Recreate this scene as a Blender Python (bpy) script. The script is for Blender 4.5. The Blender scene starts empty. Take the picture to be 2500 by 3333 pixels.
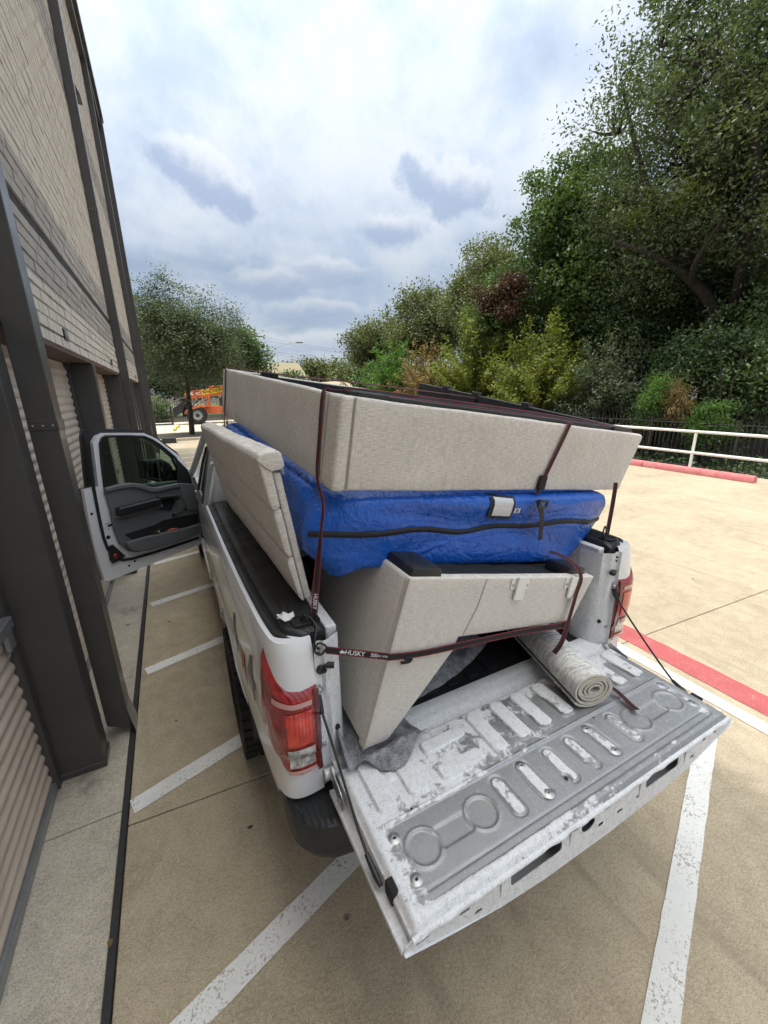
import bpy, bmesh, math, random
import numpy as np
from mathutils import Vector, Matrix
from mathutils.geometry import tessellate_polygon

R = math.radians
scene = bpy.context.scene
COL = scene.collection
random.seed(7)

# ------------------------------------------------------------------ camera
cam_d = bpy.data.cameras.new("camera")
cam = bpy.data.objects.new("camera", cam_d)
COL.objects.link(cam)
cam_d.sensor_fit = 'HORIZONTAL'
cam_d.sensor_width = 36.0
cam_d.lens = 19.098
cam_d.clip_start = 0.02
cam_d.clip_end = 4000
CAM = Vector((-1.1136, -1.1351, 2.2098))
yaw, pitch, roll = 0.4719, 0.2905, -0.0194
fw = Vector((math.sin(yaw)*math.cos(pitch), math.cos(yaw)*math.cos(pitch), -math.sin(pitch)))
rt = Vector((math.cos(yaw), -math.sin(yaw), 0.0))
up = rt.cross(fw)
r2 = math.cos(roll)*rt + math.sin(roll)*up
u2 = -math.sin(roll)*rt + math.cos(roll)*up
m = Matrix((r2, u2, -fw)).transposed().to_4x4()
m.translation = CAM
cam.matrix_world = m
scene.camera = cam
scene.render.resolution_x, scene.render.resolution_y = 768, 1024

# ------------------------------------------------------------------ light: hazy noon sun behind the building, veiled bright sky
SUN_EL, SUN_AZ = 74.0, -97.0        # azimuth from +Y towards +X
SKY_STRENGTH = 0.1
sd = Vector((math.sin(R(SUN_AZ))*math.cos(R(SUN_EL)), math.cos(R(SUN_AZ))*math.cos(R(SUN_EL)), math.sin(R(SUN_EL))))
sun_d = bpy.data.lights.new("sun", 'SUN')
sun_d.energy = 1.2
sun_d.angle = R(1.6)
sun_d.color = (1.0, 0.96, 0.90)
sun = bpy.data.objects.new("sun", sun_d)
COL.objects.link(sun)
sun.rotation_euler = sd.to_track_quat('Z', 'Y').to_euler()
sun.location = sd*60

scene.view_settings.view_transform = 'Standard'
scene.view_settings.look = 'None'
scene.view_settings.exposure = 1.05
scene.view_settings.gamma = 1.0
scene.view_settings.use_curve_mapping = False
scene.cycles.max_bounces = 6
scene.cycles.diffuse_bounces = 2
scene.cycles.glossy_bounces = 3
scene.cycles.transmission_bounces = 3
scene.cycles.transparent_max_bounces = 8
scene.cycles.use_denoising = True
scene.cycles.adaptive_threshold = 0.02

world = bpy.data.worlds.new("World")
scene.world = world
world.use_nodes = True
wt = world.node_tree
for n in list(wt.nodes): wt.nodes.remove(n)

class NT:
    """small node-tree helper"""
    def __init__(self, nt): self.nt = nt
    def new(self, t, **kw):
        n = self.nt.nodes.new(t)
        for k, v in kw.items(): setattr(n, k, v)
        return n
    def put(self, sock, v):
        if isinstance(v, bpy.types.NodeSocket): self.nt.links.new(v, sock)
        elif isinstance(v, (int, float)) or v is None:
            if v is not None: sock.default_value = v
        else:
            v = tuple(v)
            try: sock.default_value = v
            except Exception: sock.default_value = v + (1.0,) if len(v) == 3 else v[:3]
    def math(self, op, a, b=None, c=None, clamp=False):
        n = self.new('ShaderNodeMath', operation=op); n.use_clamp = clamp
        for i, v in enumerate((a, b, c)):
            if v is not None: self.put(n.inputs[i], v)
        return n.outputs[0]
    def vec(self, op, a, b=None, scale=None):
        n = self.new('ShaderNodeVectorMath', operation=op)
        self.put(n.inputs[0], a)
        if b is not None: self.put(n.inputs[1], b)
        if scale is not None: self.put(n.inputs['Scale'], scale)
        return n.outputs['Value'] if op in ('DOT_PRODUCT', 'LENGTH', 'DISTANCE') else n.outputs['Vector']
    def noise(self, v, scale=5, detail=4, rough=0.55, dist=0.0, out='Fac'):
        n = self.new('ShaderNodeTexNoise')
        if v is not None: self.put(n.inputs['Vector'], v)
        n.inputs['Scale'].default_value = scale; n.inputs['Detail'].default_value = detail
        n.inputs['Roughness'].default_value = rough; n.inputs['Distortion'].default_value = dist
        return n.outputs[out]
    def voro(self, v, scale=5, feature='F1', out='Distance', rnd=1.0):
        n = self.new('ShaderNodeTexVoronoi'); n.feature = feature
        if v is not None: self.put(n.inputs['Vector'], v)
        n.inputs['Scale'].default_value = scale; n.inputs['Randomness'].default_value = rnd
        return n.outputs[out]
    def step(self, v, a, b, lo=0.0, hi=1.0):
        n = self.new('ShaderNodeMapRange'); n.interpolation_type = 'SMOOTHSTEP'
        self.put(n.inputs['Value'], v)
        self.put(n.inputs['From Min'], a); self.put(n.inputs['From Max'], b)
        self.put(n.inputs['To Min'], lo); self.put(n.inputs['To Max'], hi)
        return n.outputs['Result']
    def mix(self, f, a, b, blend='MIX'):
        n = self.new('ShaderNodeMix', data_type='RGBA', blend_type=blend)
        self.put(n.inputs[0], f); self.put(n.inputs[6], a); self.put(n.inputs[7], b)
        return n.outputs[2]
    def mapping(self, v, scale=(1, 1, 1), rot=(0, 0, 0), loc=(0, 0, 0)):
        n = self.new('ShaderNodeMapping')
        self.put(n.inputs['Vector'], v)
        n.inputs['Scale'].default_value = scale; n.inputs['Rotation'].default_value = rot; n.inputs['Location'].default_value = loc
        return n.outputs[0]
    def bump(self, h, strength=0.3, dist=0.01, normal=None):
        n = self.new('ShaderNodeBump')
        n.inputs['Strength'].default_value = strength; n.inputs['Distance'].default_value = dist
        self.put(n.inputs['Height'], h)
        if normal is not None: self.put(n.inputs['Normal'], normal)
        return n.outputs[0]

w = NT(wt)
tc = w.new('ShaderNodeTexCoord')
dirv = w.vec('NORMALIZE', tc.outputs['Generated'])
sep = w.new('ShaderNodeSeparateXYZ'); w.put(sep.inputs[0], dirv)
sky = w.new('ShaderNodeTexSky')
sky.sky_type = 'NISHITA'; sky.sun_disc = False
sky.sun_elevation = R(SUN_EL); sky.sun_rotation = R(SUN_AZ)
sky.air_density = 1.0; sky.dust_density = 2.0; sky.ozone_density = 1.0
zc = w.math('ADD', w.math('MAXIMUM', sep.outputs['Z'], 0.0), 0.16)
inv = w.math('DIVIDE', 1.0, zc)
plane = w.vec('SCALE', dirv, scale=inv)
n1 = w.noise(plane, 0.9, 4, 0.58, 0.3)
n2 = w.noise(w.mapping(plane, scale=(1, 0.6, 1), loc=(3.1, 1.7, 0), rot=(0, 0, 0.6)), 0.55, 2, 0.55, 0.6)
n3 = w.noise(dirv, 9.0, 5, 0.62)
n4 = w.noise(dirv, 24.0, 4, 0.62)
n2 = w.math('ADD', w.math('MULTIPLY', n2, 0.45), w.math('ADD', w.math('MULTIPLY', n1, 0.25), w.math('MULTIPLY', n3, 0.30)))
veil_col = w.mix(w.step(n2, 0.41, 0.59), (4.6, 5.75, 7.4, 1), (7.0, 7.6, 8.4, 1))
cover = w.step(n1, 0.28, 0.56, 0.5, 1.0)
# the veil thins towards the horizon
cover = w.math('MULTIPLY', cover, w.step(sep.outputs['Z'], 0.0, 0.42, 0.72, 1.0))
col = w.mix(cover, sky.outputs[0], veil_col)
warp = w.math('ADD', w.math('MULTIPLY', w.math('SUBTRACT', n3, 0.5), 1.75), w.math('MULTIPLY', w.math('SUBTRACT', n4, 0.5), 0.8))
def cumulus(col, c, rx, ry, tilt, amount=1.0, base=(3.8, 4.7, 6.4, 1), top=(7.5, 7.95, 8.5, 1)):
    c = Vector(c).normalized()
    rv = c.cross(Vector((0, 0, 1))).normalized(); uv = rv.cross(c)
    a = rv*math.cos(tilt) + uv*math.sin(tilt); b = -rv*math.sin(tilt) + uv*math.cos(tilt)
    pa = w.math('DIVIDE', w.vec('DOT_PRODUCT', dirv, tuple(a)), rx)
    pb = w.math('DIVIDE', w.vec('DOT_PRODUCT', dirv, tuple(b)), ry)
    front = w.step(w.vec('DOT_PRODUCT', dirv, tuple(c)), 0.6, 0.8)
    rad = w.math('SQRT', w.math('ADD', w.math('POWER', w.math('ABSOLUTE', pa), 2.0), w.math('POWER', w.math('ABSOLUTE', pb), 2.0)))
    dens = w.math('ADD', w.math('SUBTRACT', 1.0, rad), warp)
    f = w.math('MULTIPLY', w.math('MULTIPLY', w.step(dens, 0.0, 0.42), front), amount)
    shade = w.step(w.math('ADD', pb, w.math('MULTIPLY', warp, -1.0)), -0.25, 0.75)
    return w.mix(f, col, w.mix(shade, base, top))
for a in [((0.115, 0.918, 0.374), 0.125, 0.052, -0.42, 0.95), ((0.545, 0.752, 0.368), 0.11, 0.058, -0.3, 0.9),
          ((0.452, 0.835, 0.310), 0.080, 0.036, -0.05, 0.85), ((0.36, 0.905, 0.238), 0.10, 0.036, 0.0, 0.65),
          ((0.215, 0.95, 0.215), 0.10, 0.036, -0.05, 0.65), ((0.33, 0.925, 0.165), 0.20, 0.03, 0.0, 0.55),
          ((0.30, 0.94, 0.10), 0.30, 0.03, 0.0, 0.45)]:
    col = cumulus(col, *a)
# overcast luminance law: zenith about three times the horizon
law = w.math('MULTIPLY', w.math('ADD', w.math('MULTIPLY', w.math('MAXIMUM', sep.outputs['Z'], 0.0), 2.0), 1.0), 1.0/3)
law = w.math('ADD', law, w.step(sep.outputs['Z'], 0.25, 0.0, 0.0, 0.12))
# broad thin-cloud glow round the out-of-view sun, added to brighten the shaded areas
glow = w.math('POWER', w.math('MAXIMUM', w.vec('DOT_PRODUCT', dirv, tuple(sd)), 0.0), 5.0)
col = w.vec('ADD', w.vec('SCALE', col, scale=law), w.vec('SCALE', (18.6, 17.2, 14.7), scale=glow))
bg = w.new('ShaderNodeBackground'); bg.inputs['Strength'].default_value = SKY_STRENGTH
wo = w.new('ShaderNodeOutputWorld')
world.cycles.sampling_method = 'MANUAL'; world.cycles.sample_map_resolution = 256
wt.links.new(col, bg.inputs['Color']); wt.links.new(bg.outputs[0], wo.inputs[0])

# ------------------------------------------------------------------ materials
MATS = {}
def newmat(name):
    mt = bpy.data.materials.new(name); mt.use_nodes = True
    t = NT(mt.node_tree)
    b = mt.node_tree.nodes['Principled BSDF']
    MATS[name] = mt
    return mt, t, b
def pos(t): return t.new('ShaderNodeNewGeometry').outputs['Position']
def objc(t): return t.new('ShaderNodeTexCoord').outputs['Object']

def simple(name, color, rough=0.5, metal=0.0, var=0.12, scale=14.0, bump=0.0, bscale=60, coat=0.0, spec=0.5, dirt=0.0, dirtcol=(0.06, 0.05, 0.04)):
    mt, t, b = newmat(name)
    p = pos(t)
    c = t.mix(t.noise(p, scale, 4, 0.6), tuple(x*(1-var) for x in color)+(1,), tuple(min(1, x*(1+var)) for x in color)+(1,))
    if dirt:
        c = t.mix(t.math('MULTIPLY', t.step(t.noise(p, 3.3, 5, 0.68, 0.4), 0.5, 0.75), dirt), c, dirtcol+(1,))
    t.put(b.inputs['Base Color'], c)
    t.put(b.inputs['Roughness'], t.step(t.noise(p, scale*0.6, 2, 0.6), 0.3, 0.7, max(0.02, rough-0.07), min(1, rough+0.07)))
    b.inputs['Metallic'].default_value = metal
    b.inputs['Specular IOR Level'].default_value = spec
    b.inputs['Coat Weight'].default_value = coat
    b.inputs['Coat Roughness'].default_value = 0.06
    if bump: t.put(b.inputs['Normal'], t.bump(t.noise(p, bscale, 3, 0.6), bump, 0.004))
    return mt

# concrete pavement, tan exposed-fines finish with stains
def concrete(name, c_lo, c_hi, stain=0.5):
    mt, t, b = newmat(name)
    p = pos(t)
    big = t.noise(p, 0.7, 4, 0.6, 0.3)
    mid = t.noise(p, 7.0, 5, 0.7, 0.2)
    g1 = t.noise(t.mapping(p, scale=(1, 1.4, 1), rot=(0, 0, 0.3)), 62, 3, 0.75)
    g2 = t.noise(p, 210, 2, 0.7)
    f = t.math('ADD', t.math('MULTIPLY', big, 0.25), t.math('ADD', t.math('MULTIPLY', mid, 0.25), t.math('ADD', t.math('MULTIPLY', g1, 0.38), t.math('MULTIPLY', g2, 0.35))))
    c = t.mix(t.step(f, 0.48, 0.75), c_lo+(1,), c_hi+(1,))
    c = t.mix(t.step(g2, 0.44, 0.30, 0.0, 0.85), c, (c_lo[0]*.40, c_lo[1]*.40, c_lo[2]*.43, 1))
    c = t.mix(t.step(g1, 0.60, 0.74, 0.0, 0.5), c, (min(.8, c_hi[0]*1.22), min(.8, c_hi[1]*1.22), min(.8, c_hi[2]*1.24), 1))
    st = t.step(t.noise(t.mapping(p, scale=(1, .6, 1), loc=(5, 2, 0)), 2.3, 6, 0.7, 0.7), 0.53, 0.78, 0.0, stain)
    c = t.mix(st, c, (c_lo[0]*.5, c_lo[1]*.5, c_lo[2]*.54, 1))
    # long faint tyre scuffs and scattered drips
    ty = t.noise(t.mapping(p, scale=(3.2, .22, 1), rot=(0, 0, -0.12)), 1.4, 4, 0.6, 0.3)
    c = t.mix(t.math('MULTIPLY', t.step(ty, 0.58, 0.70, 0.0, 0.35), t.step(mid, 0.35, 0.6)), c, (c_lo[0]*.5, c_lo[1]*.5, c_lo[2]*.52, 1))
    dr_ = t.math('ADD', t.voro(p, 2.4), t.math('MULTIPLY', t.math('SUBTRACT', mid, 0.5), 0.12))
    c = t.mix(t.step(dr_, 0.06, 0.02, 0.0, 0.7), c, (.05, .045, .04, 1))
    t.put(b.inputs['Base Color'], c)
    b.inputs['Roughness'].default_value = 0.88
    t.put(b.inputs['Normal'], t.bump(t.math('ADD', g1, g2), 0.55, 0.004))
    return mt
M_CONC = concrete('concrete_tan', (0.335, 0.272, 0.182), (0.575, 0.485, 0.345), 0.42)
M_CONC2 = concrete('concrete_pale', (0.44, 0.39, 0.30), (0.62, 0.56, 0.44), 0.3)
M_APRON = concrete('concrete_apron', (0.38, 0.335, 0.26), (0.62, 0.56, 0.455), 0.95)

def roadpaint(name, color, worn=0.5, under=(0.3, 0.26, 0.2)):
    mt, t, b = newmat(name)
    p = pos(t)
    sp = t.noise(p, 95, 4, 0.72); md = t.noise(p, 7, 7, 0.65)
    c = t.mix(md, tuple(x*0.86 for x in color)+(1,), tuple(min(.95, x*1.06) for x in color)+(1,))
    f = t.step(t.math('ADD', sp, t.math('MULTIPLY', t.math('SUBTRACT', md, 0.5), 0.5)), 0.60-0.12*worn, 0.70-0.12*worn, 0, 0.8)
    c = t.mix(f, c, under+(1,))
    g = t.step(t.noise(p, 3, 7, 0.65), 0.5, 0.75, 0, 0.35)
    c = t.mix(g, c, tuple(x*0.55 for x in color)+(1,))
    t.put(b.inputs['Base Color'], c); b.inputs['Roughness'].default_value = 0.75
    t.put(b.inputs['Normal'], t.bump(sp, 0.3, 0.003))
    return mt
M_WHITELINE = roadpaint('road_paint_white', (0.86, 0.85, 0.81), 0.4)
M_REDLINE = roadpaint('road_paint_red', (0.46, 0.105, 0.105), 0.35, (0.5, 0.3, 0.25))
M_YELLOWLINE = roadpaint('road_paint_yellow', (0.72, 0.55, 0.07), 0.4)
M_CURBRED = roadpaint('curb_paint_red', (0.58, 0.17, 0.18), 0.6, (0.5, 0.38, 0.33))
M_SEALANT = simple('joint_sealant', (0.022, 0.021, 0.02), 0.55, var=0.5, scale=30, bump=0.6, bscale=25)

# building
def brickmat():
    mt, t, b = newmat('brick_grey_tan')
    p = pos(t)
    sp = t.new('ShaderNodeSeparateXYZ'); t.put(sp.inputs[0], p)
    oi = t.new('ShaderNodeNewGeometry').outputs['Random Per Island']
    base = t.mix(t.noise(p, 11, 6, 0.65), (0.46, 0.412, 0.35, 1), (0.60, 0.55, 0.475, 1))
    base = t.mix(t.math('MULTIPLY', oi, 0.35), base, (0.70, 0.65, 0.58, 1))
    z = sp.outputs['Z']
    def band(a, bb): return t.math('MULTIPLY', t.math('GREATER_THAN', z, a), t.math('LESS_THAN', z, bb))
    dk = t.math('ADD', band(3.0, 3.80), band(6.5, 7.3))
    base = t.mix(t.math('MULTIPLY', dk, 0.85), base, t.mix(oi, (0.26, 0.24, 0.225, 1), (0.37, 0.345, 0.325, 1)))
    streak = t.noise(t.mapping(p, scale=(6, 6, 0.5)), 2.2, 6, 0.65)
    base = t.mix(t.step(streak, 0.5, 0.75, 0, 0.4), base, (0.17, 0.155, 0.14, 1))
    t.put(b.inputs['Base Color'], base); b.inputs['Roughness'].default_value = 0.9
    t.put(b.inputs['Normal'], t.bump(t.noise(p, 70, 6, 0.7), 0.5, 0.006))
    return mt
M_BRICK = brickmat()
M_MORTAR = simple('mortar', (0.13, 0.118, 0.105), 0.95, var=0.3, scale=40, bump=0.4)
M_STUCCO = simple('stucco_tan', (0.45, 0.41, 0.345), 0.95, var=0.16, scale=25, bump=0.7, bscale=80, dirt=0.3)
M_BROWN = simple('brown_sheet_metal', (0.060, 0.056, 0.052), 0.36, 0.0, var=0.2, scale=5, coat=0.15, dirt=0.25, dirtcol=(0.09, 0.08, 0.07))
M_SOFFIT = simple('soffit_redbrown', (0.085, 0.038, 0.028), 0.7, var=0.25)
M_SLAT = simple('roller_slat_tan', (0.56, 0.47, 0.39), 0.45, var=0.1, scale=6, dirt=0.45, dirtcol=(0.22, 0.18, 0.15))
M_GALV = simple('galvanised_steel', (0.36, 0.38, 0.40), 0.42, 0.75, var=0.25, scale=18, dirt=0.3)
M_SIGN = simple('sign_black', (0.012, 0.012, 0.013), 0.4)
M_SIGNTXT = simple('sign_letters', (0.62, 0.60, 0.55), 0.5)

# truck
def paint_white():
    mt, t, b = newmat('truck_paint_white')
    p = pos(t)
    d = t.step(t.noise(t.mapping(p, scale=(1, 1, 1.6)), 5, 8, 0.7, 0.4), 0.5, 0.78, 0, 0.22)
    c = t.mix(d, (0.80, 0.81, 0.825, 1), (0.6, 0.57, 0.53, 1))
    t.put(b.inputs['Base Color'], c)
    b.inputs['Roughness'].default_value = 0.32
    b.inputs['Coat Weight'].default_value = 0.9; b.inputs['Coat Roughness'].default_value = 0.04
    t.put(b.inputs['Normal'], t.bump(t.noise(p, 3.0, 3, 0.5), 0.05, 0.01))
    return mt
M_PAINT = paint_white()
def worn_inner():
    # painted metal scuffed through to the alloy: the share of bare metal is a wear map made with the panel
    mt, t, b = newmat('scuffed_white_panel')
    p = pos(t)
    at = t.new('ShaderNodeAttribute'); at.attribute_name = 'bare'
    n = t.noise(p, 24, 8, 0.74, 0.5)
    nb = t.noise(p, 6, 5, 0.6, 0.3)
    f = t.math('ADD', t.math('MULTIPLY', at.outputs['Fac'], 0.74), t.math('ADD', t.math('MULTIPLY', n, 0.62), t.math('MULTIPLY', nb, 0.35)))
    bare = t.step(f, 0.735, 0.75)
    wn = t.math('ABSOLUTE', t.math('SUBTRACT', t.noise(t.mapping(p, rot=(0, 0, 0.7), scale=(1, 5.5, 1)), 16, 4, 0.6, 1.4), 0.5))
    wn2 = t.math('ABSOLUTE', t.math('SUBTRACT', t.noise(t.mapping(p, rot=(0, 0, -0.5), scale=(5.0, 1, 1)), 14, 4, 0.6, 1.2), 0.5))
    scr = t.math('MAXIMUM', t.step(wn, 0.007, 0.002), t.step(wn2, 0.006, 0.002))
    dirt = t.step(t.noise(p, 44, 5, 0.75, 0.3), 0.46, 0.76, 0, 0.5)
    pc = t.mix(dirt, (0.79, 0.805, 0.82, 1), (0.54, 0.52, 0.49, 1))
    pc = t.mix(t.math('MULTIPLY', scr, 0.75), pc, (0.22, 0.215, 0.21, 1))
    mc = t.mix(t.noise(p, 9, 8, 0.7, 0.5), (0.25, 0.255, 0.26, 1), (0.40, 0.405, 0.41, 1))
    mc = t.mix(t.math('MULTIPLY', scr, 0.6), mc, (0.75, 0.76, 0.77, 1))
    edge = t.math('MULTIPLY', t.step(f, 0.705, 0.735), t.math('SUBTRACT', 1.0, bare))
    c = t.mix(bare, t.mix(t.math('MULTIPLY', edge, 0.6), pc, (0.28, 0.26, 0.24, 1)), mc)
    t.put(b.inputs['Base Color'], c)
    t.put(b.inputs['Metallic'], t.math('MULTIPLY', bare, 0.55))
    t.put(b.inputs['Roughness'], t.mix(bare, (0.45,)*3+(1,), (0.42,)*3+(1,)))
    t.put(b.inputs['Normal'], t.bump(t.math('SUBTRACT', t.math('MULTIPLY', n, 0.2), t.math('ADD', t.math('MULTIPLY', bare, 0.5), t.math('MULTIPLY', scr, 0.3))), 0.4, 0.0025))
    return mt
M_WORN = worn_inner()
M_BLACKPL = simple('black_plastic', (0.018, 0.0185, 0.020), 0.42, var=0.25, bump=0.25, bscale=220, dirt=0.2, dirtcol=(0.07, 0.065, 0.06))
M_CHARCOAL = simple('charcoal_plastic', (0.026, 0.028, 0.031), 0.5, var=0.25, bump=0.25, bscale=200, dirt=0.3, dirtcol=(0.09, 0.085, 0.08))
M_RUBBER = simple('tyre_rubber', (0.014, 0.0135, 0.013), 0.8, var=0.3, bump=0.3, bscale=60, dirt=0.4, dirtcol=(0.08, 0.068, 0.055))
M_RIM = simple('wheel_alloy', (0.45, 0.45, 0.46), 0.35, 0.8)
M_TRIM = simple('door_trim_grey', (0.135, 0.14, 0.145), 0.6, var=0.08, bump=0.3, bscale=260)
M_BEDMAT = simple('bed_mat_black', (0.010, 0.0102, 0.011), 0.75, var=0.3, bump=0.4, bscale=120)
M_STEEL = simple('bare_steel', (0.42, 0.42, 0.42), 0.35, 0.9, var=0.2)
M_ZINC = simple('zinc_bracket', (0.78, 0.81, 0.77), 0.3, 0.2, var=0.08)
M_HOLE = simple('cavity_dark', (0.012, 0.012, 0.013), 0.8)
M_MIRROR = simple('mirror_glass', (0.75, 0.76, 0.77), 0.02, 1.0, var=0.01)
M_EMBLEM = simple('emblem_grey', (0.16, 0.165, 0.16), 0.4, var=0.1)
M_EMBLEM_R = simple('emblem_red', (0.38, 0.10, 0.06), 0.4, var=0.1)
def glassmat(name, tint, refl=1.0):
    mt, t, b = newmat(name)
    nt = mt.node_tree
    tr = t.new('ShaderNodeBsdfTransparent'); tr.inputs[0].default_value = tint+(1,)
    gl = t.new('ShaderNodeBsdfGlossy'); gl.inputs['Roughness'].default_value = 0.02; gl.inputs[0].default_value = (1, 1, 1, 1)
    fr = t.new('ShaderNodeFresnel'); fr.inputs[0].default_value = 1.5
    mx = t.new('ShaderNodeMixShader')
    t.put(mx.inputs[0], t.math('MULTIPLY', fr.outputs[0], refl))
    nt.links.new(tr.outputs[0], mx.inputs[1]); nt.links.new(gl.outputs[0], mx.inputs[2])
    nt.nodes.remove(b)
    nt.links.new(mx.outputs[0], nt.nodes['Material Output'].inputs[0])
    return mt
M_GLASS = glassmat('door_glass', (0.60, 0.70, 0.64))
M_PRIVGLASS = glassmat('privacy_glass', (0.05, 0.055, 0.055))
def lensmat(name, c, deep, fl=90):
    mt, t, b = newmat(name)
    p = pos(t)
    s = t.new('ShaderNodeSeparateXYZ'); t.put(s.inputs[0], p)
    ribs = t.math('SINE', t.math('MULTIPLY', t.math('ADD', s.outputs['X'], s.outputs['Y']), fl*4.0))
    cc = t.mix(t.step(t.noise(p, 22, 4, 0.6), 0.3, 0.7), deep+(1,), c+(1,))
    t.put(b.inputs['Base Color'], cc)
    b.inputs['Roughness'].default_value = 0.12
    b.inputs['Coat Weight'].default_value = 1.0; b.inputs['Coat Roughness'].default_value = 0.03
    b.inputs['Transmission Weight'].default_value = 0.0
    t.put(b.inputs['Normal'], t.bump(ribs, 0.35, 0.002))
    return mt
M_LENS = lensmat('lamp_lens_red', (0.42, 0.012, 0.014), (0.17, 0.005, 0.007))
M_LENSB = lensmat('lamp_reflector_red', (0.85, 0.07, 0.04), (0.55, 0.02, 0.02), 140)
M_LENSD = simple('lamp_bezel_dark_red', (0.11, 0.006, 0.009), 0.15, coat=1.0)
M_LENSC = lensmat('lamp_lens_clear', (0.80, 0.79, 0.76), (0.14, 0.13, 0.12), 160)
M_LENSW = simple('lamp_bar_pinkwhite', (0.62, 0.33, 0.31), 0.2, coat=1.0)

# load
def linen(name, c, contrast=1.0):
    mt, t, b = newmat(name)
    p = objc(t)
    # three object axes: threads run along and across each face
    a = t.noise(t.mapping(p, scale=(34, 34, 420)), 1.0, 4, 0.62)
    d = t.noise(t.mapping(p, scale=(420, 420, 34)), 1.0, 4, 0.62)
    e = t.noise(t.mapping(p, scale=(420, 60, 420)), 1.0, 4, 0.6)
    g = t.noise(p, 5, 6, 0.6)
    f = t.math('ADD', t.math('MULTIPLY', a, 0.62), t.math('ADD', t.math('MULTIPLY', d, 0.38), t.math('MULTIPLY', e, 0.15)))
    f = t.math('ADD', f, t.math('MULTIPLY', t.math('SUBTRACT', g, 0.5), 0.12))
    k = 0.36*contrast
    cc = t.mix(t.step(f, 0.47, 0.70), tuple(x*(1-k) for x in c)+(1,), tuple(min(1, x*(1+k*.9)) for x in c)+(1,))
    soil = t.step(t.noise(p, 2.6, 7, 0.62, 0.4), 0.52, 0.75, 0, 0.22)
    cc = t.mix(soil, cc, tuple(x*s for x, s in zip(c, (.62, .58, .5)))+(1,))
    t.put(b.inputs['Base Color'], cc); b.inputs['Roughness'].default_value = 0.92
    b.inputs['Sheen Weight'].default_value = 0.15
    h = t.math('ADD', f, t.math('MULTIPLY', t.noise(p, 7, 4, 0.5), 0.25))
    t.put(b.inputs['Normal'], t.bump(h, 0.5, 0.004))
    return mt
M_LINEN = linen('linen_grey_beige', (0.70, 0.655, 0.590), 0.62)
M_LINEN_L = linen('linen_pale', (0.72, 0.675, 0.605), 0.42)
M_PIPING = simple('fabric_piping', (0.50, 0.465, 0.41), 0.9, bump=0.3)
M_DUST = simple('black_underside_cloth', (0.012, 0.0125, 0.0155), 0.8, var=0.2, bump=0.3, bscale=160)
def tarp():
    mt, t, b = newmat('blue_woven_bag')
    p = objc(t)
    def ridge(sc, stretch, rot, dist): return t.math('ABSOLUTE', t.math('SUBTRACT', t.noise(t.mapping(p, scale=stretch, rot=rot), sc, 4, 0.6, dist), 0.5))
    r1 = ridge(4.2, (1, 1, 1.9), (0, 0.5, 0), 0.7); r2 = ridge(11, (1.5, 1, 1), (0, -0.6, 0), 0.5)
    n = t.noise(p, 5, 5, 0.6, 0.3)
    c = t.mix(n, (0.006, 0.075, 0.40, 1), (0.014, 0.14, 0.62, 1))
    t.put(b.inputs['Base Color'], c)
    t.put(b.inputs['Roughness'], t.step(r2, 0.0, 0.2, 0.24, 0.36))
    h = t.math('ADD', t.math('MULTIPLY', t.step(r1, 0.0, 0.14), 0.55), t.math('ADD', t.math('MULTIPLY', t.step(r2, 0.0, 0.12), 0.28), n))
    t.put(b.inputs['Normal'], t.bump(h, 0.48, 0.012))
    return mt
M_TARP = tarp()
M_ZIP = simple('zip_tape_black', (0.010, 0.0102, 0.012), 0.55, bump=0.5, bscale=300)
M_POUCH = simple('clear_pouch_white', (0.66, 0.68, 0.71), 0.22, bump=0.5, bscale=40)
M_STRAP = simple('strap_webbing_black', (0.016, 0.012, 0.0135), 0.8, var=0.3, bump=0.6, bscale=420)
M_STRAPDK = simple('strap_webbing_maroon', (0.024, 0.012, 0.0135), 0.8, var=0.3, bump=0.6, bscale=420)
M_STRAPRED = simple('strap_edge_red', (0.22, 0.028, 0.034), 0.7, var=0.25, bump=0.5, bscale=400)
M_PRINT = simple('print_white', (0.74, 0.74, 0.74), 0.6)
M_HOOK = simple('hook_black_coated', (0.014, 0.014, 0.015), 0.3)
def felt():
    mt, t, b = newmat('grey_moving_blanket')
    p = pos(t)
    n = t.noise(p, 240, 4, 0.75); g = t.noise(p, 24, 7, 0.7)
    c = t.mix(t.step(t.math('ADD', t.math('MULTIPLY', n, .55), t.math('MULTIPLY', g, .45)), 0.38, 0.62), (0.13, 0.133, 0.148, 1), (0.46, 0.465, 0.48, 1))
    t.put(b.inputs['Base Color'], c); b.inputs['Roughness'].default_value = 1.0
    t.put(b.inputs['Normal'], t.bump(t.math('ADD', n, g), 0.8, 0.006))
    return mt
M_FELT = felt()
def carpet():
    mt, t, b = newmat('carpet_cream_grey')
    p = objc(t)
    bands = t.noise(t.mapping(p, scale=(9, 9, 70)), 1.0, 5, 0.7, 1.2)
    n = t.noise(p, 38, 5, 0.65)
    c = t.mix(t.step(t.math('ADD', t.math('MULTIPLY', bands, .7), t.math('MULTIPLY', n, .3)), 0.47, 0.53), (0.80, 0.78, 0.73, 1), (0.50, 0.50, 0.50, 1))
    t.put(b.inputs['Base Color'], c); b.inputs['Roughness'].default_value = 0.95
    t.put(b.inputs['Normal'], t.bump(t.noise(p, 300, 3, 0.6), 0.5, 0.003))
    return mt
M_CARPET = carpet()
M_CARPETBACK = simple('carpet_edge_cream', (0.66, 0.62, 0.53), 0.95, bump=0.5, bscale=250)

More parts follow.
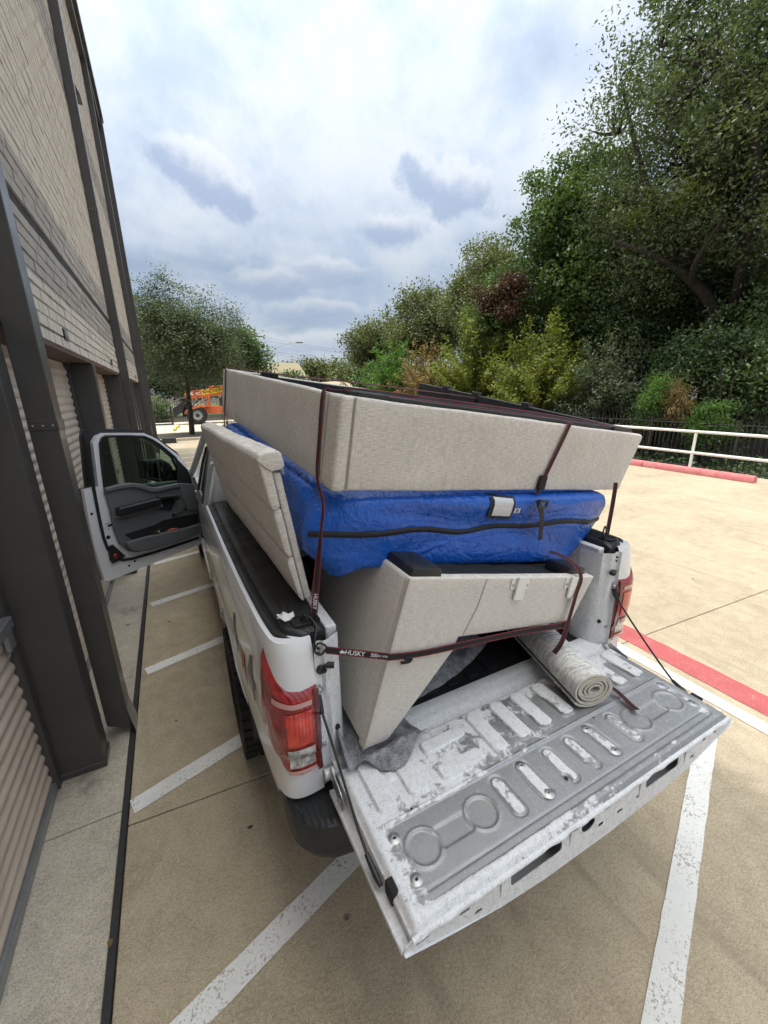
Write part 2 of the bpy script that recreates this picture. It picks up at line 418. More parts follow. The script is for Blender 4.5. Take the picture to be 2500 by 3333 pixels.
# vegetation and far things
def leafmat(name, cols, trans=0.3, rough=0.5, clump=0.8):
    mt, t, b = newmat(name)
    nt = mt.node_tree
    g = t.new('ShaderNodeNewGeometry')
    rp = g.outputs['Random Per Island']
    nz = t.noise(g.outputs['Position'], clump, 4, 0.6)
    f = t.math('ADD', t.math('MULTIPLY', rp, 0.30), t.math('MULTIPLY', t.step(nz, 0.32, 0.68), 0.70))
    cr = t.new('ShaderNodeValToRGB')
    els = cr.color_ramp.elements
    while len(els) < len(cols): els.new(0.5)
    for i, c in enumerate(cols):
        els[i].position = i/(len(cols)-1); els[i].color = c+(1,)
    t.put(cr.inputs[0], f)
    t.put(b.inputs['Base Color'], cr.outputs[0]); b.inputs['Roughness'].default_value = rough
    b.inputs['Specular IOR Level'].default_value = 0.4
    tl = t.new('ShaderNodeBsdfTranslucent')
    t.put(tl.inputs[0], t.mix(1.0, cr.outputs[0], (1.5, 1.6, 0.7, 1), 'MULTIPLY'))
    mx = t.new('ShaderNodeMixShader'); mx.inputs[0].default_value = trans
    nt.links.new(b.outputs[0], mx.inputs[1]); nt.links.new(tl.outputs[0], mx.inputs[2])
    nt.links.new(mx.outputs[0], nt.nodes['Material Output'].inputs[0])
    return mt
L_OAK = leafmat('leaf_live_oak', [(0.0480, 0.0733, 0.0357), (0.0922, 0.1246, 0.0572), (0.1569, 0.1925, 0.0984)], 0.25, 0.46)
L_GREEN = leafmat('leaf_mid_green', [(0.0439, 0.0780, 0.0273), (0.0844, 0.1389, 0.0447), (0.1485, 0.2056, 0.0720)], 0.3)
L_DARK = leafmat('leaf_dark_green', [(0.0312, 0.0595, 0.0261), (0.0625, 0.1050, 0.0430), (0.1209, 0.1663, 0.0691)], 0.25, 0.45)
L_YELLOW = leafmat('leaf_yellow_green', [(0.0743, 0.1013, 0.0189), (0.1620, 0.1958, 0.0378), (0.2835, 0.2903, 0.0743)], 0.35)
L_LIME = leafmat('leaf_bright_green', [(0.0480, 0.1020, 0.0216), (0.0900, 0.1800, 0.0360), (0.1440, 0.2400, 0.0600)], 0.4)
L_BROWN = leafmat('leaf_dry_brown', [(0.1320, 0.0900, 0.0360), (0.2280, 0.1620, 0.0660), (0.3120, 0.2400, 0.1140)], 0.3)
L_MAROON = leafmat('leaf_dead_maroon', [(0.0437, 0.0224, 0.0182), (0.0764, 0.0392, 0.0280), (0.1201, 0.0700, 0.0490)], 0.2)
L_OLIVE = leafmat('leaf_olive', [(0.0607, 0.0743, 0.0297), (0.1080, 0.1283, 0.0513), (0.1755, 0.1890, 0.0878)], 0.3)
L_GREYGREEN = leafmat('leaf_grey_green', [(0.0493, 0.0708, 0.0400), (0.0924, 0.1232, 0.0678), (0.1771, 0.2079, 0.1309)], 0.25, 0.45)
M_BARK = simple('bark', (0.030, 0.025, 0.021), 0.95, var=0.4, scale=12, bump=0.8, bscale=25)
M_IRON = simple('black_iron', (0.024, 0.0245, 0.025), 0.2, var=0.2)
M_WHITERAIL = simple('rail_paint_white', (0.72, 0.72, 0.69), 0.45, var=0.08, dirt=0.15)
M_SOIL = simple('leaf_litter_soil', (0.055, 0.043, 0.028), 1.0, var=0.5, scale=3, bump=0.8, bscale=20)
M_GRASS = simple('far_grass', (0.10, 0.12, 0.045), 1.0, var=0.4, scale=0.4)
M_ORANGE = simple('machine_orange', (0.56, 0.125, 0.035), 0.45, var=0.12, dirt=0.3)
M_BANNER = simple('banner_yellow', (0.72, 0.50, 0.03), 0.6)
M_CREAM = simple('far_wall_cream', (0.48, 0.41, 0.25), 0.9, var=0.08, scale=1)
M_TANROOF = simple('far_roof_tan', (0.40, 0.34, 0.21), 0.8, var=0.08, scale=1)
M_ASPHALT = simple('asphalt', (0.055, 0.055, 0.057), 0.95, var=0.3, scale=2)
M_POLEWOOD = simple('pole_wood', (0.10, 0.085, 0.07), 0.9)
M_POLEGREY = simple('pole_galvanised', (0.26, 0.27, 0.28), 0.5, 0.4)

# ------------------------------------------------------------------ geometry helpers
ROOTM = {}
def tag(o, label=None, cat=None, group=None, kind=None):
    if label: o['label'] = label
    if cat: o['category'] = cat
    if group: o['group'] = group
    if kind: o['kind'] = kind
    return o
def thing(name, loc, label, cat, group=None):
    o = bpy.data.objects.new(name, None); COL.objects.link(o)
    o.empty_display_size = 0.1
    o.location = loc
    ROOTM[o] = Matrix.Translation(Vector(loc))
    return tag(o, label, cat, group)
def wm(o):
    return ROOTM.get(o, Matrix.Identity(4))
def attach(o, parent):
    """parent keeping world placement (o.matrix_basis is its world matrix)"""
    if parent is not None:
        o.parent = parent
        o.matrix_parent_inverse = wm(parent).inverted()
    return o
def put_obj(name, me, parent=None, M=None):
    o = bpy.data.objects.new(name, me); COL.objects.link(o)
    if M is not None:
        o.matrix_basis = M
        ROOTM[o] = M.copy()
    attach(o, parent)
    return o

class G:
    """vertex / face collector"""
    def __init__(self): self.v = []; self.f = []
    def add(self, V, F):
        n = len(self.v)
        self.v += [tuple(p) for p in V]
        self.f += [tuple(i+n for i in f) for f in F]
        return self
    def box(self, x0, x1, y0, y1, z0, z1, M=None):
        V = [(x, y, z) for z in (z0, z1) for y in (y0, y1) for x in (x0, x1)]
        if M is not None: V = [tuple(M @ Vector(p)) for p in V]
        return self.add(V, [(0, 2, 3, 1), (4, 5, 7, 6), (0, 1, 5, 4), (2, 6, 7, 3), (0, 4, 6, 2), (1, 3, 7, 5)])
    def prism(self, poly, d0, d1, fn):
        """poly in 2D (ccw), swept from d0 to d1; fn(a, b, d) -> xyz"""
        n = len(poly)
        V = [fn(a, b, d0) for a, b in poly] + [fn(a, b, d1) for a, b in poly]
        F = [tuple(range(n-1, -1, -1)), tuple(range(n, 2*n))]
        F += [(i, (i+1) % n, (i+1) % n+n, i+n) for i in range(n)]
        return self.add(V, F)
    def tube(self, path, r, n=8, cap=True, up=None):
        P = [Vector(p) for p in path]
        rr = r if isinstance(r, (list, tuple, np.ndarray)) else [r]*len(P)
        prev = None; V = []; F = []
        for i, p in enumerate(P):
            t = (P[min(i+1, len(P)-1)]-P[max(i-1, 0)])
            if t.length < 1e-9: t = Vector((0, 0, 1))
            t.normalize()
            if prev is None:
                a = t.orthogonal() if up is None else (Vector(up)-t*t.dot(Vector(up)))
                a.normalize()
            else:
                a = (prev-t*t.dot(prev))
                if a.length < 1e-6: a = t.orthogonal()
                a.normalize()
            prev = a; b = t.cross(a)
            for k in range(n):
                an = 2*math.pi*k/n
                V.append(tuple(p+(a*math.cos(an)+b*math.sin(an))*rr[i]))
        for i in range(len(P)-1):
            for k in range(n):
                F.append((i*n+k, i*n+(k+1) % n, (i+1)*n+(k+1) % n, (i+1)*n+k))
        if cap:
            F.append(tuple(range(n-1, -1, -1))); F.append(tuple((len(P)-1)*n+k for k in range(n)))
        return self.add(V, F)
    def grid(self, A, flip=False):
        """A: array (nu, nv, 3)"""
        A = np.asarray(A); nu, nv = A.shape[:2]
        F = []
        for i in range(nu-1):
            for j in range(nv-1):
                q = (i*nv+j, (i+1)*nv+j, (i+1)*nv+j+1, i*nv+j+1)
                F.append(q[::-1] if flip else q)
        return self.add(A.reshape(-1, 3).tolist(), F)
    def lathe(self, prof, n, fn):
        """prof [(r, h)], fn(x, y, h)->xyz"""
        V = []; F = []; m = len(prof)
        for k in range(n):
            a = 2*math.pi*k/n
            for r, h in prof: V.append(fn(r*math.cos(a), r*math.sin(a), h))
        for k in range(n):
            k2 = (k+1) % n
            for j in range(m-1): F.append((k*m+j, k2*m+j, k2*m+j+1, k*m+j+1))
        return self.add(V, F)
    def plate(self, outer, holes, fn, thick=0.0, dirn=(0, 0, 0)):
        """flat plate with holes (2D outlines)"""
        loops = [outer]+holes
        flat = [p for l in loops for p in l]
        tri = tessellate_polygon([[Vector((a, b, 0)) for a, b in l] for l in loops])
        V = [Vector(fn(a, b)) for a, b in flat]
        n = len(V)
        F = [tuple(t) for t in tri]
        if thick:
            d = Vector(dirn)*thick
            V = V+[p+d for p in V]
            F += [tuple(i+n for i in t[::-1]) for t in tri]
            s = 0
            for l in loops:
                L = len(l)
                for i in range(L): F.append((s+i, s+(i+1) % L, s+(i+1) % L+n, s+i+n))
                s += L
        return self.add([tuple(p) for p in V], F)
    def mesh(self, name, smooth=None, bevel=0.0, seg=2, angle=30, weld=False, recalc=False):
        me = bpy.data.meshes.new(name)
        me.from_pydata(self.v, [], self.f)
        if bevel or weld or recalc:
            bm = bmesh.new(); bm.from_mesh(me)
            if weld: bmesh.ops.remove_doubles(bm, verts=bm.verts, dist=1e-5)
            if recalc or weld: bmesh.ops.recalc_face_normals(bm, faces=bm.faces)
            if bevel:
                es = [e for e in bm.edges if len(e.link_faces) == 2 and e.calc_face_angle(0) > R(angle)]
                bmesh.ops.bevel(bm, geom=es, offset=bevel, segments=seg, affect='EDGES', profile=0.5, clamp_overlap=True)
            bm.to_mesh(me); bm.free()
        if smooth is not None:
            me.polygons.foreach_set('use_smooth', [True]*len(me.polygons))
            me.set_sharp_from_angle(angle=R(smooth))
        me.update()
        return me
    def obj(self, name, mat, parent=None, smooth=None, bevel=0.0, seg=2, M=None, angle=30, weld=False, recalc=False):
        me = self.mesh(name, smooth, bevel, seg, angle, weld, recalc)
        me.materials.append(mat)
        return put_obj(name, me, parent, M)
def frame(o, ex, ey, ez):
    M = Matrix((Vector(ex), Vector(ey), Vector(ez))).transposed().to_4x4()
    M.translation = Vector(o)
    return M
def rrect(x0, x1, y0, y1, r, n=4):
    pts = []
    for cx, cy, a0 in ((x1-r, y1-r, 0), (x0+r, y1-r, 90), (x0+r, y0+r, 180), (x1-r, y0+r, 270)):
        for k in range(n+1):
            a = R(a0+90*k/n); pts.append((cx+r*math.cos(a), cy+r*math.sin(a)))
    return pts
def circ(cx, cy, r, n=16): return [(cx+r*math.cos(2*math.pi*k/n), cy+r*math.sin(2*math.pi*k/n)) for k in range(n)]
def text(name, s, size, M, mat, parent, extrude=0.0006, align='CENTER', spacing=1.0):
    cu = bpy.data.curves.new(name, 'FONT'); cu.body = s; cu.size = size
    cu.align_x = align; cu.align_y = 'CENTER'; cu.extrude = extrude; cu.offset = size*0.012
    cu.space_character = spacing
    tmp = bpy.data.objects.new(name, cu); COL.objects.link(tmp)
    bpy.context.view_layer.update()
    me = bpy.data.meshes.new_from_object(tmp)
    bpy.data.objects.remove(tmp)
    me.materials.clear(); me.materials.append(mat)
    return put_obj(name, me, parent, M)
def fbm(x, y, seed=0, octaves=4):
    """cheap smooth value noise for geometry"""
    rs = np.random.RandomState(seed); s = np.zeros(np.broadcast(x, y).shape); a = 1.0; f = 1.0
    for o in range(octaves):
        for k in range(3):
            an = rs.uniform(0, 6.28); ph = rs.uniform(0, 6.28); q = f*rs.uniform(.7, 1.4)
            s = s+a*np.sin((x*math.cos(an)+y*math.sin(an))*q+ph+1.3*np.sin((x*math.sin(an)-y*math.cos(an))*q*.7+ph*2))
        a *= .5; f *= 2.0
    return s/5.0
def smoothstep(a, b, x):
    t = np.clip((x-a)/(b-a), 0, 1); return t*t*(3-2*t)

# ------------------------------------------------------------------ the ground
nx, ny = 60, 60
xs = np.concatenate([np.linspace(-900, -45, 8), np.linspace(-40, 11.0, 12), np.linspace(11.3, 16, 12), np.linspace(18, 60, 14), np.linspace(80, 1200, 8)])
ys = np.concatenate([np.linspace(-900, -20, 8), np.linspace(-15, 60, 30), np.linspace(70, 1500, 12)])
X, Y = np.meshgrid(xs, ys, indexing='ij')
Z = -0.03-0.42*smoothstep(11.25, 13.0, X)*smoothstep(120, 60, Y)+1.6*smoothstep(15.5, 24, X)*smoothstep(120, 60, Y)*smoothstep(-40, -10, Y)
tag(G().grid(np.stack([X, Y, Z], -1)).obj('terrain', M_SOIL, smooth=60), 'brown leaf-littered ground beyond the paved lot', kind='structure')
# far grass and road beyond the lots
tag(G().box(-60, 14, 44, 120, -0.2, -0.012).obj('far_verge', M_GRASS), 'dry green verge beyond the far lot', kind='structure')
tag(G().box(-60, 60, 55, 66, -0.2, 0.0).obj('road', M_ASPHALT), 'dark asphalt road far behind the lots', kind='structure')

# paving: slabs cast with open joints, each its own piece
pav = thing('concrete_pavement', (4.8, 5, 0), 'tan concrete paving of the lot the truck stands on', None)
pav['kind'] = 'structure'
xcut = [-1.632, 4.9, 11.18]
ycut = [-13.0, -8.4, -3.85, 0.70, 5.25, 9.8, 14.35, 18.9, 22.2]
def slab(x0, x1, y0, y1, mat, parent, z=0.0):
    j = 0.004; sk = lambda x: -0.062*(x-2.3)        # the joints run slightly askew to the building
    P = [(x0+j, y0+j+sk(x0)), (x1-j, y0+j+sk(x1)), (x1-j, y1-j+sk(x1)), (x0+j, y1-j+sk(x0))]
    return G().prism(P, -0.12, z, lambda a, b, d: (a, b, d)).obj('slab', mat, parent, bevel=0.004, seg=1)
for i in range(len(xcut)-1):
    for k in range(len(ycut)-1):
        slab(xcut[i], xcut[i+1], ycut[k], ycut[k+1], M_CONC, pav)
for k in range(3):
    slab(-20+6.1*k, -20+6.1*(k+1) if k < 2 else -1.632, 18.6, 21.2, M_CONC, pav)
G().box(-20, 11.2, -13, 21.4, -0.16, -0.028).obj('joint_bed', M_SEALANT, pav)
apr = thing('apron', (-1.85, 5, 0), 'pale grey stained concrete apron at the foot of the building', None)
apr['kind'] = 'structure'
acut = [-9.0, -6.0, -3.0, 1.05, 4.7, 8.0, 11.6, 15.2, 18.9]
for k in range(len(acut)-1):
    G().box(-3.2, -1.664, acut[k]+.003, acut[k+1]-.003, -0.12, 0.006).obj('slab', M_APRON, apr, bevel=0.004, seg=1)
# tar-filled joint between apron and lot, ragged edges
yy = np.linspace(-3, 18.9, 260); rs = np.random.RandomState(3)
wl = -1.664+0.004*fbm(yy*3, yy*0, 1)+rs.uniform(-.0015, .0015, yy.size); wr = -1.630+0.003*fbm(yy*4, yy*0, 2)
A = np.stack([np.stack([wl, yy, np.full_like(yy, .0015)], -1), np.stack([wl+.004, yy, np.full_like(yy, .009)], -1), np.stack([wr-.004, yy, np.full_like(yy, .009)], -1), np.stack([wr, yy, np.full_like(yy, .0015)], -1)], 1)
tag(G().grid(A).obj('expansion_joint', M_SEALANT, smooth=50), 'black tar joint between apron and lot', kind='structure')
# hatch stripes and lane lines, each one painted piece of the paving
marks = thing('road_markings', (1, 4, 0), 'white hatch stripes and red fire-lane line painted on the lot', None)
marks['kind'] = 'structure'
def stripe(name, p, q, wd, mat, z=0.004, skew=None, parent=None):
    p = Vector(p+(0,)); q = Vector(q+(0,)); d = (q-p).normalized(); n = Vector((-d.y, d.x, 0))*wd/2
    L = (q-p).length; m = max(2, int(L/0.08)); rsx = np.random.RandomState(int(abs(p.x*91+p.y*37)*10) % 9999)
    V = []
    for i in range(m+1):
        c = p+d*(L*i/m)
        V += [tuple(c-n*(1+rsx.uniform(-.04, .04))+Vector((0, 0, z))), tuple(c+n*(1+rsx.uniform(-.04, .04))+Vector((0, 0, z)))]
    F = [(2*i, 2*i+2, 2*i+3, 2*i+1) for i in range(m)]
    return G().add(V, F).obj(name, mat, parent or marks)
ends = {-1: ((-1.62, -1.47), (2.02, -0.07)), 0: ((-1.62, -0.075), (2.02, 1.06)), 1: ((-1.615, 1.05), (2.02, 2.16)), 2: ((-1.59, 2.34), (2.02, 3.42)), 3: ((-1.585, 3.60), (2.02, 4.70))}
for k in range(4, 14): ends[k] = ((-1.59, 3.6+1.265*(k-3)), (2.02, 4.70+1.265*(k-3)))
ends[-2] = ((-1.62, -2.8), (2.02, -1.35)); ends[-3] = ((-1.62, -4.1), (2.02, -2.65))
for k, (p, q) in ends.items(): stripe('hatch_stripe', p, q, 0.105, M_WHITELINE, 0.004)
stripe('edge_line', (2.115, -8), (2.115, 18.5), 0.11, M_WHITELINE, 0.0055)
stripe('fire_lane_line', (2.375, -8), (2.375, 18.5), 0.235, M_REDLINE, 0.004)

# ------------------------------------------------------------------ the self-storage building on the left
bl = thing('storage_building', (-2.1, 5, 0), 'tall grey-tan brick storage building with brown columns and roller doors', 'building')
XP = -1.780                       # brick face
XD = -2.02                        # door plane
Y_END = 17.3; Z_TOP = 10.95
BAYS = [(-5.2, Y_END)]
wall = G().box(XP-0.35, XP-0.022, -8.0, Y_END, 2.585, Z_TOP-0.1).obj('wall', M_MORTAR, bl)
G().box(-14, XP-0.352, -8.0, Y_END-.01, 0.0, Z_TOP-0.12).obj('wall_core', M_STUCCO, bl)
# bricks: those nearest the camera are single pieces, the rest of each bay is one field
bh, bw, mj = 0.0885, 0.262, 0.009
def brick_geo(g, y, z, L, dx):
    x1 = XP+dx; x0 = XP-0.03; c = 0.004
    y0, y1, z0, z1 = y+mj/2, y+L-mj/2, z+mj/2, z+bh-mj/2
    V = [(x0, y0, z0), (x0, y1, z0), (x0, y1, z1), (x0, y0, z1), (x1, y0+c, z0+c), (x1, y1-c, z0+c), (x1, y1-c, z1-c), (x1, y0+c, z1-c)]
    g.add(V, [(4, 5, 6, 7), (0, 1, 5, 4), (1, 2, 6, 5), (2, 3, 7, 6), (3, 0, 4, 7)])
rs = np.random.RandomState(5)
cands = []
for b, (ya, yb) in enumerate(BAYS):
    for r in range(int((Z_TOP-0.35-2.58)/bh)):
        z = 2.585+r*bh
        if r == 9: continue            # open control joint: the black line in the wall
        y = ya-(bw/2 if r % 2 else 0)
        while y < yb:
            a = max(y, ya); L = min(y+bw, yb)-a
            if L > 0.05: cands.append((b, a, z, L, rs.uniform(-.004, .004)))
            y += bw
def px_size(c):
    d2 = (c[1]-CAM.y)**2+(c[2]-CAM.z)**2+0.5
    return -(d2) if c[0] == 0 and c[1] > 1.75 else -1e9
order = sorted(range(len(cands)), key=lambda i: px_size(cands[i]), reverse=True)
single = set(order[:290])
share = {}
fields = {}
for i, c in enumerate(cands):
    if i in single:
        key = round(c[3], 3)
        if key not in share:
            g = G(); brick_geo(g, 0, 0, c[3], 0.0)
            share[key] = g.mesh('brick'); share[key].materials.append(M_BRICK)
        put_obj('brick', share[key], wall, Matrix.Translation((c[4], c[1], c[2])))
    else:
        brick_geo(fields.setdefault(c[0], G()), c[1], c[2], c[3], c[4])
for b, g in fields.items():
    tag(g.obj('brick_field', M_BRICK, wall), kind='stuff')
G().box(XP-0.018, XP-0.012, -5.2, Y_END, 2.585+9*bh-.004, 2.585+10*bh+.004).obj('control_joint', M_HOLE, wall)
# soffit and steel lintel under the brick
G().box(XD-0.1, XP-0.008, -5.2, Y_END, 2.555, 2.583).obj('soffit', M_SOFFIT, bl)
# columns
def column(y0, y1, x1=-1.775):
    G().box(-2.10, x1, y0, y1, 0.004, Z_TOP-0.2).obj('column', M_BROWN, bl, bevel=0.006, seg=1)
column(-5.6, -5.2)
G().box(-2.14, -1.605, Y_END, Y_END+0.35, 0.004, Z_TOP-0.15).obj('column', M_BROWN, bl, bevel=0.006, seg=1)
# downspouts: folded sheet-metal boxes with a strap joint, cut off askew at the foot
def downspout(y0, y1):
    xa, xb = -1.7745, -1.648
    g = G()
    prof = [(xa, 0.115), (xb-.012, 0.045), (xb, 0.03), (xb, Z_TOP-.05), (xa, Z_TOP-.05)]
    g.prism([(p[0], p[1]) for p in prof][::-1], y0, y1, lambda a, b, d: (a, d, b))
    ds = g.obj('downspout', M_BROWN, bl, bevel=0.004, seg=1)
    # kicked-out foot flap
    G().add([(xb+.001, y0, .20), (xb+.001, y1, .20), (xb+.028, y1, .02), (xb+.024, y0, -.0)], [(0, 1, 2, 3), (3, 2, 1, 0)]).obj('foot_flap', M_GALV, ds)
    for zj in (2.04, 5.1, 8.0):
        G().box(xa, xb+.004, y0-.004, y1+.003, zj-.002, zj+.05).obj('strap_band', M_BROWN, ds, bevel=0.002, seg=1)
        for k in range(3):
            x = xa+.02+k*.043
            G().lathe([(0.0, -.004), (.004, -.003), (.0055, 0)], 8, lambda a, b, h, x=x: (x+a, y0-.004+h*0.6, zj+.022+b)).obj('rivet', M_GALV, ds, smooth=60)
downspout(1.65, 1.80); downspout(7.93, 8.08); downspout(14.22, 14.37)
# door jambs between the roller doors of a bay
jambs = [(-4.97, -4.80), (-1.77, -1.60), (1.43, 1.585), (4.63, 4.80), (7.83, 8.0), (11.03, 11.2), (14.23, 14.4)]
for a, b in jambs:
    j = G().box(-2.10, -1.776, a, b, 0.006, 2.553).obj('jamb', M_BROWN, bl, bevel=0.006, seg=1)
    G().box(-2.10, -1.768, a-.006, b+.006, 0.0062, 0.05).obj('jamb_foot', M_BROWN, j, bevel=0.004, seg=1)
# roller doors: each slat a rounded corrugation
pitch = 0.0762
prof = []
for k in range(9):
    a = k/8.0
    prof.append((0.013*math.sin(math.pi*min(1, a/0.78))**0.8 if a < 0.78 else 0.0, a*pitch))
slat_me = {}
def slat_mesh(L):
    key = round(L, 3)
    if key not in slat_me:
        A = np.array([[(XD-0.01+px, y, pz) for px, pz in prof] for y in (0.0, L)])
        g = G().grid(A)
        slat_me[key] = g.mesh('slat', smooth=50); slat_me[key].materials.append(M_SLAT)
    return slat_me[key]
doors = [(-4.79, -1.78), (-1.59, 1.42), (1.59, 4.62), (4.81, 7.82), (8.01, 11.02), (11.21, 14.22)]
SKIP_SLATS = {0}
for n, (a, b) in enumerate(doors):
    d = G().box(XD-0.04, XD-0.018, a, b, 0.03, 2.553).obj('roller_door', M_SLAT, bl)
    ns = int((2.55-0.07)/pitch)
    for k in range(ns):
        if n in SKIP_SLATS: continue
        put_obj('slat', slat_mesh(b-a), d, Matrix.Translation((0, a, 0.07+k*pitch)))
    G().box(XD-.02, XD+.016, a+.01, b-.01, 0.014, 0.069).obj('bottom_bar', M_GALV, d, bevel=.004, seg=1)
    for yy2 in (a, b-.05):
        G().box(XD-.02, XD+.028, yy2, yy2+.05, 0.012, 2.55).obj('guide_rail', M_BROWN, d)
    G().box(XD+.016, XD+.034, (a+b)/2+.55, (a+b)/2+.75, 0.95, 1.03).obj('hasp', M_GALV, d, bevel=.004, seg=1)
lk = G().box(XD+.006, XD+.05, 1.16, 1.37, 1.09, 1.15); lk.box(XD+.01, XD+.035, 1.30, 1.375, 0.98, 1.09); lk.obj('slide_lock', M_GALV, bl, bevel=.005, seg=1)
# unit numbers on small black plates
def unit_sign(y, s):
    p = G().box(XP+.004, XP+.012, y, y+.155, 2.655, 2.745).obj('number_sign', M_SIGN, bl, bevel=.003, seg=1)
    M = frame((XP+.0135, y+.0775, 2.70), (0, 1, 0), (0, 0, 1), (1, 0, 0))
    if s: text('numeral', s, 0.085, M, M_SIGNTXT, p)
unit_sign(3.27, '11'); unit_sign(6.72, None); unit_sign(9.9, None); unit_sign(12.9, None)
# end return wall below the brick, roof fascia, flood light
G().box(-2.3, -1.84, 14.41, Y_END, 0.004, 2.553).obj('end_pier', M_BRICK, bl)
G().box(-14, -1.575, -8.0, Y_END+.5, Z_TOP-0.12, Z_TOP+0.10).obj('roof_fascia', M_BROWN, bl, bevel=.008, seg=1)
G().box(-14, -1.66, -8.0, Y_END+.42, Z_TOP-0.42, Z_TOP-0.122).obj('gutter', M_BROWN, bl, bevel=.008, seg=1)
g = G(); g.prism([(XP+.005, 6.95), (XP+.16, 6.95), (XP+.05, 7.25), (XP+.005, 7.25)], 8.55, 8.85, lambda a, b, d: (a, d, b)); g.obj('wall_light', M_BROWN, bl, bevel=.006, seg=1)

# ------------------------------------------------------------------ the pickup truck
tk = thing('pickup_truck', (0, 2.4, 0), 'white extended-cab pickup truck loaded with furniture, tailgate down, driver door open', 'truck')

PLAN = [(.800, .002), (.86, -.004), (.905, .003), (.935, .026), (.953, .065), (.963, .13), (.972, .26), (.983, .6), (.992, 1.1), (.998, 1.99)]
def resample(P, n):
    P = np.array(P); d = np.r_[0, np.cumsum(np.hypot(*np.diff(P, axis=0).T))]
    # smooth with a few Chaikin passes
    Q = P
    for _ in range(3):
        a = Q[:-1]*.75+Q[1:]*.25; b = Q[:-1]*.25+Q[1:]*.75
        Q = np.vstack([Q[:1], np.stack([a, b], 1).reshape(-1, 2), Q[-1:]])
    d = np.r_[0, np.cumsum(np.hypot(*np.diff(Q, axis=0).T))]
    return Q, d
PQ, PD = resample(PLAN, 0)
def plan_at(t):
    x = np.interp(t, PD, PQ[:, 0]); y = np.interp(t, PD, PQ[:, 1])
    e = 0.004
    tx = np.interp(t+e, PD, PQ[:, 0])-np.interp(t-e, PD, PQ[:, 0]); ty = np.interp(t+e, PD, PQ[:, 1])-np.interp(t-e, PD, PQ[:, 1])
    L = np.hypot(tx, ty)+1e-12
    return x, y, ty/L, -tx/L            # point and outward normal
OZ = [.50, .62, .70, .80, .93, .985, 1.0, 1.10, 1.19, 1.22, 1.30, 1.36, 1.40, 1.42, 1.430]
OD = [-.075, -.035, -.018, -.006, -.010, -.016, -.006, .0, .002, .0, -.006, -.013, -.018, -.023, -.030]
def skin_pt(t, z, s, off=0.0):
    x, y, nx_, ny_ = plan_at(t)
    d = np.interp(z, OZ, OD)+off
    return np.stack([s*(x+nx_*d), y+ny_*d, z+0*x], -1)
AX_R, AX_F, AX_Z = 1.22, 4.90, 0.405
def zlow_bed(y):
    z = np.where(y < .06, .80, np.where(y < .22, .80-(.80-.63)*smoothstep(.06, .22, y), .60))
    r = .515
    arch = np.where(np.abs(y-AX_R) < r, AX_Z+np.sqrt(np.maximum(r*r-(y-AX_R)**2, 0)), 0)
    return np.maximum(z, arch)
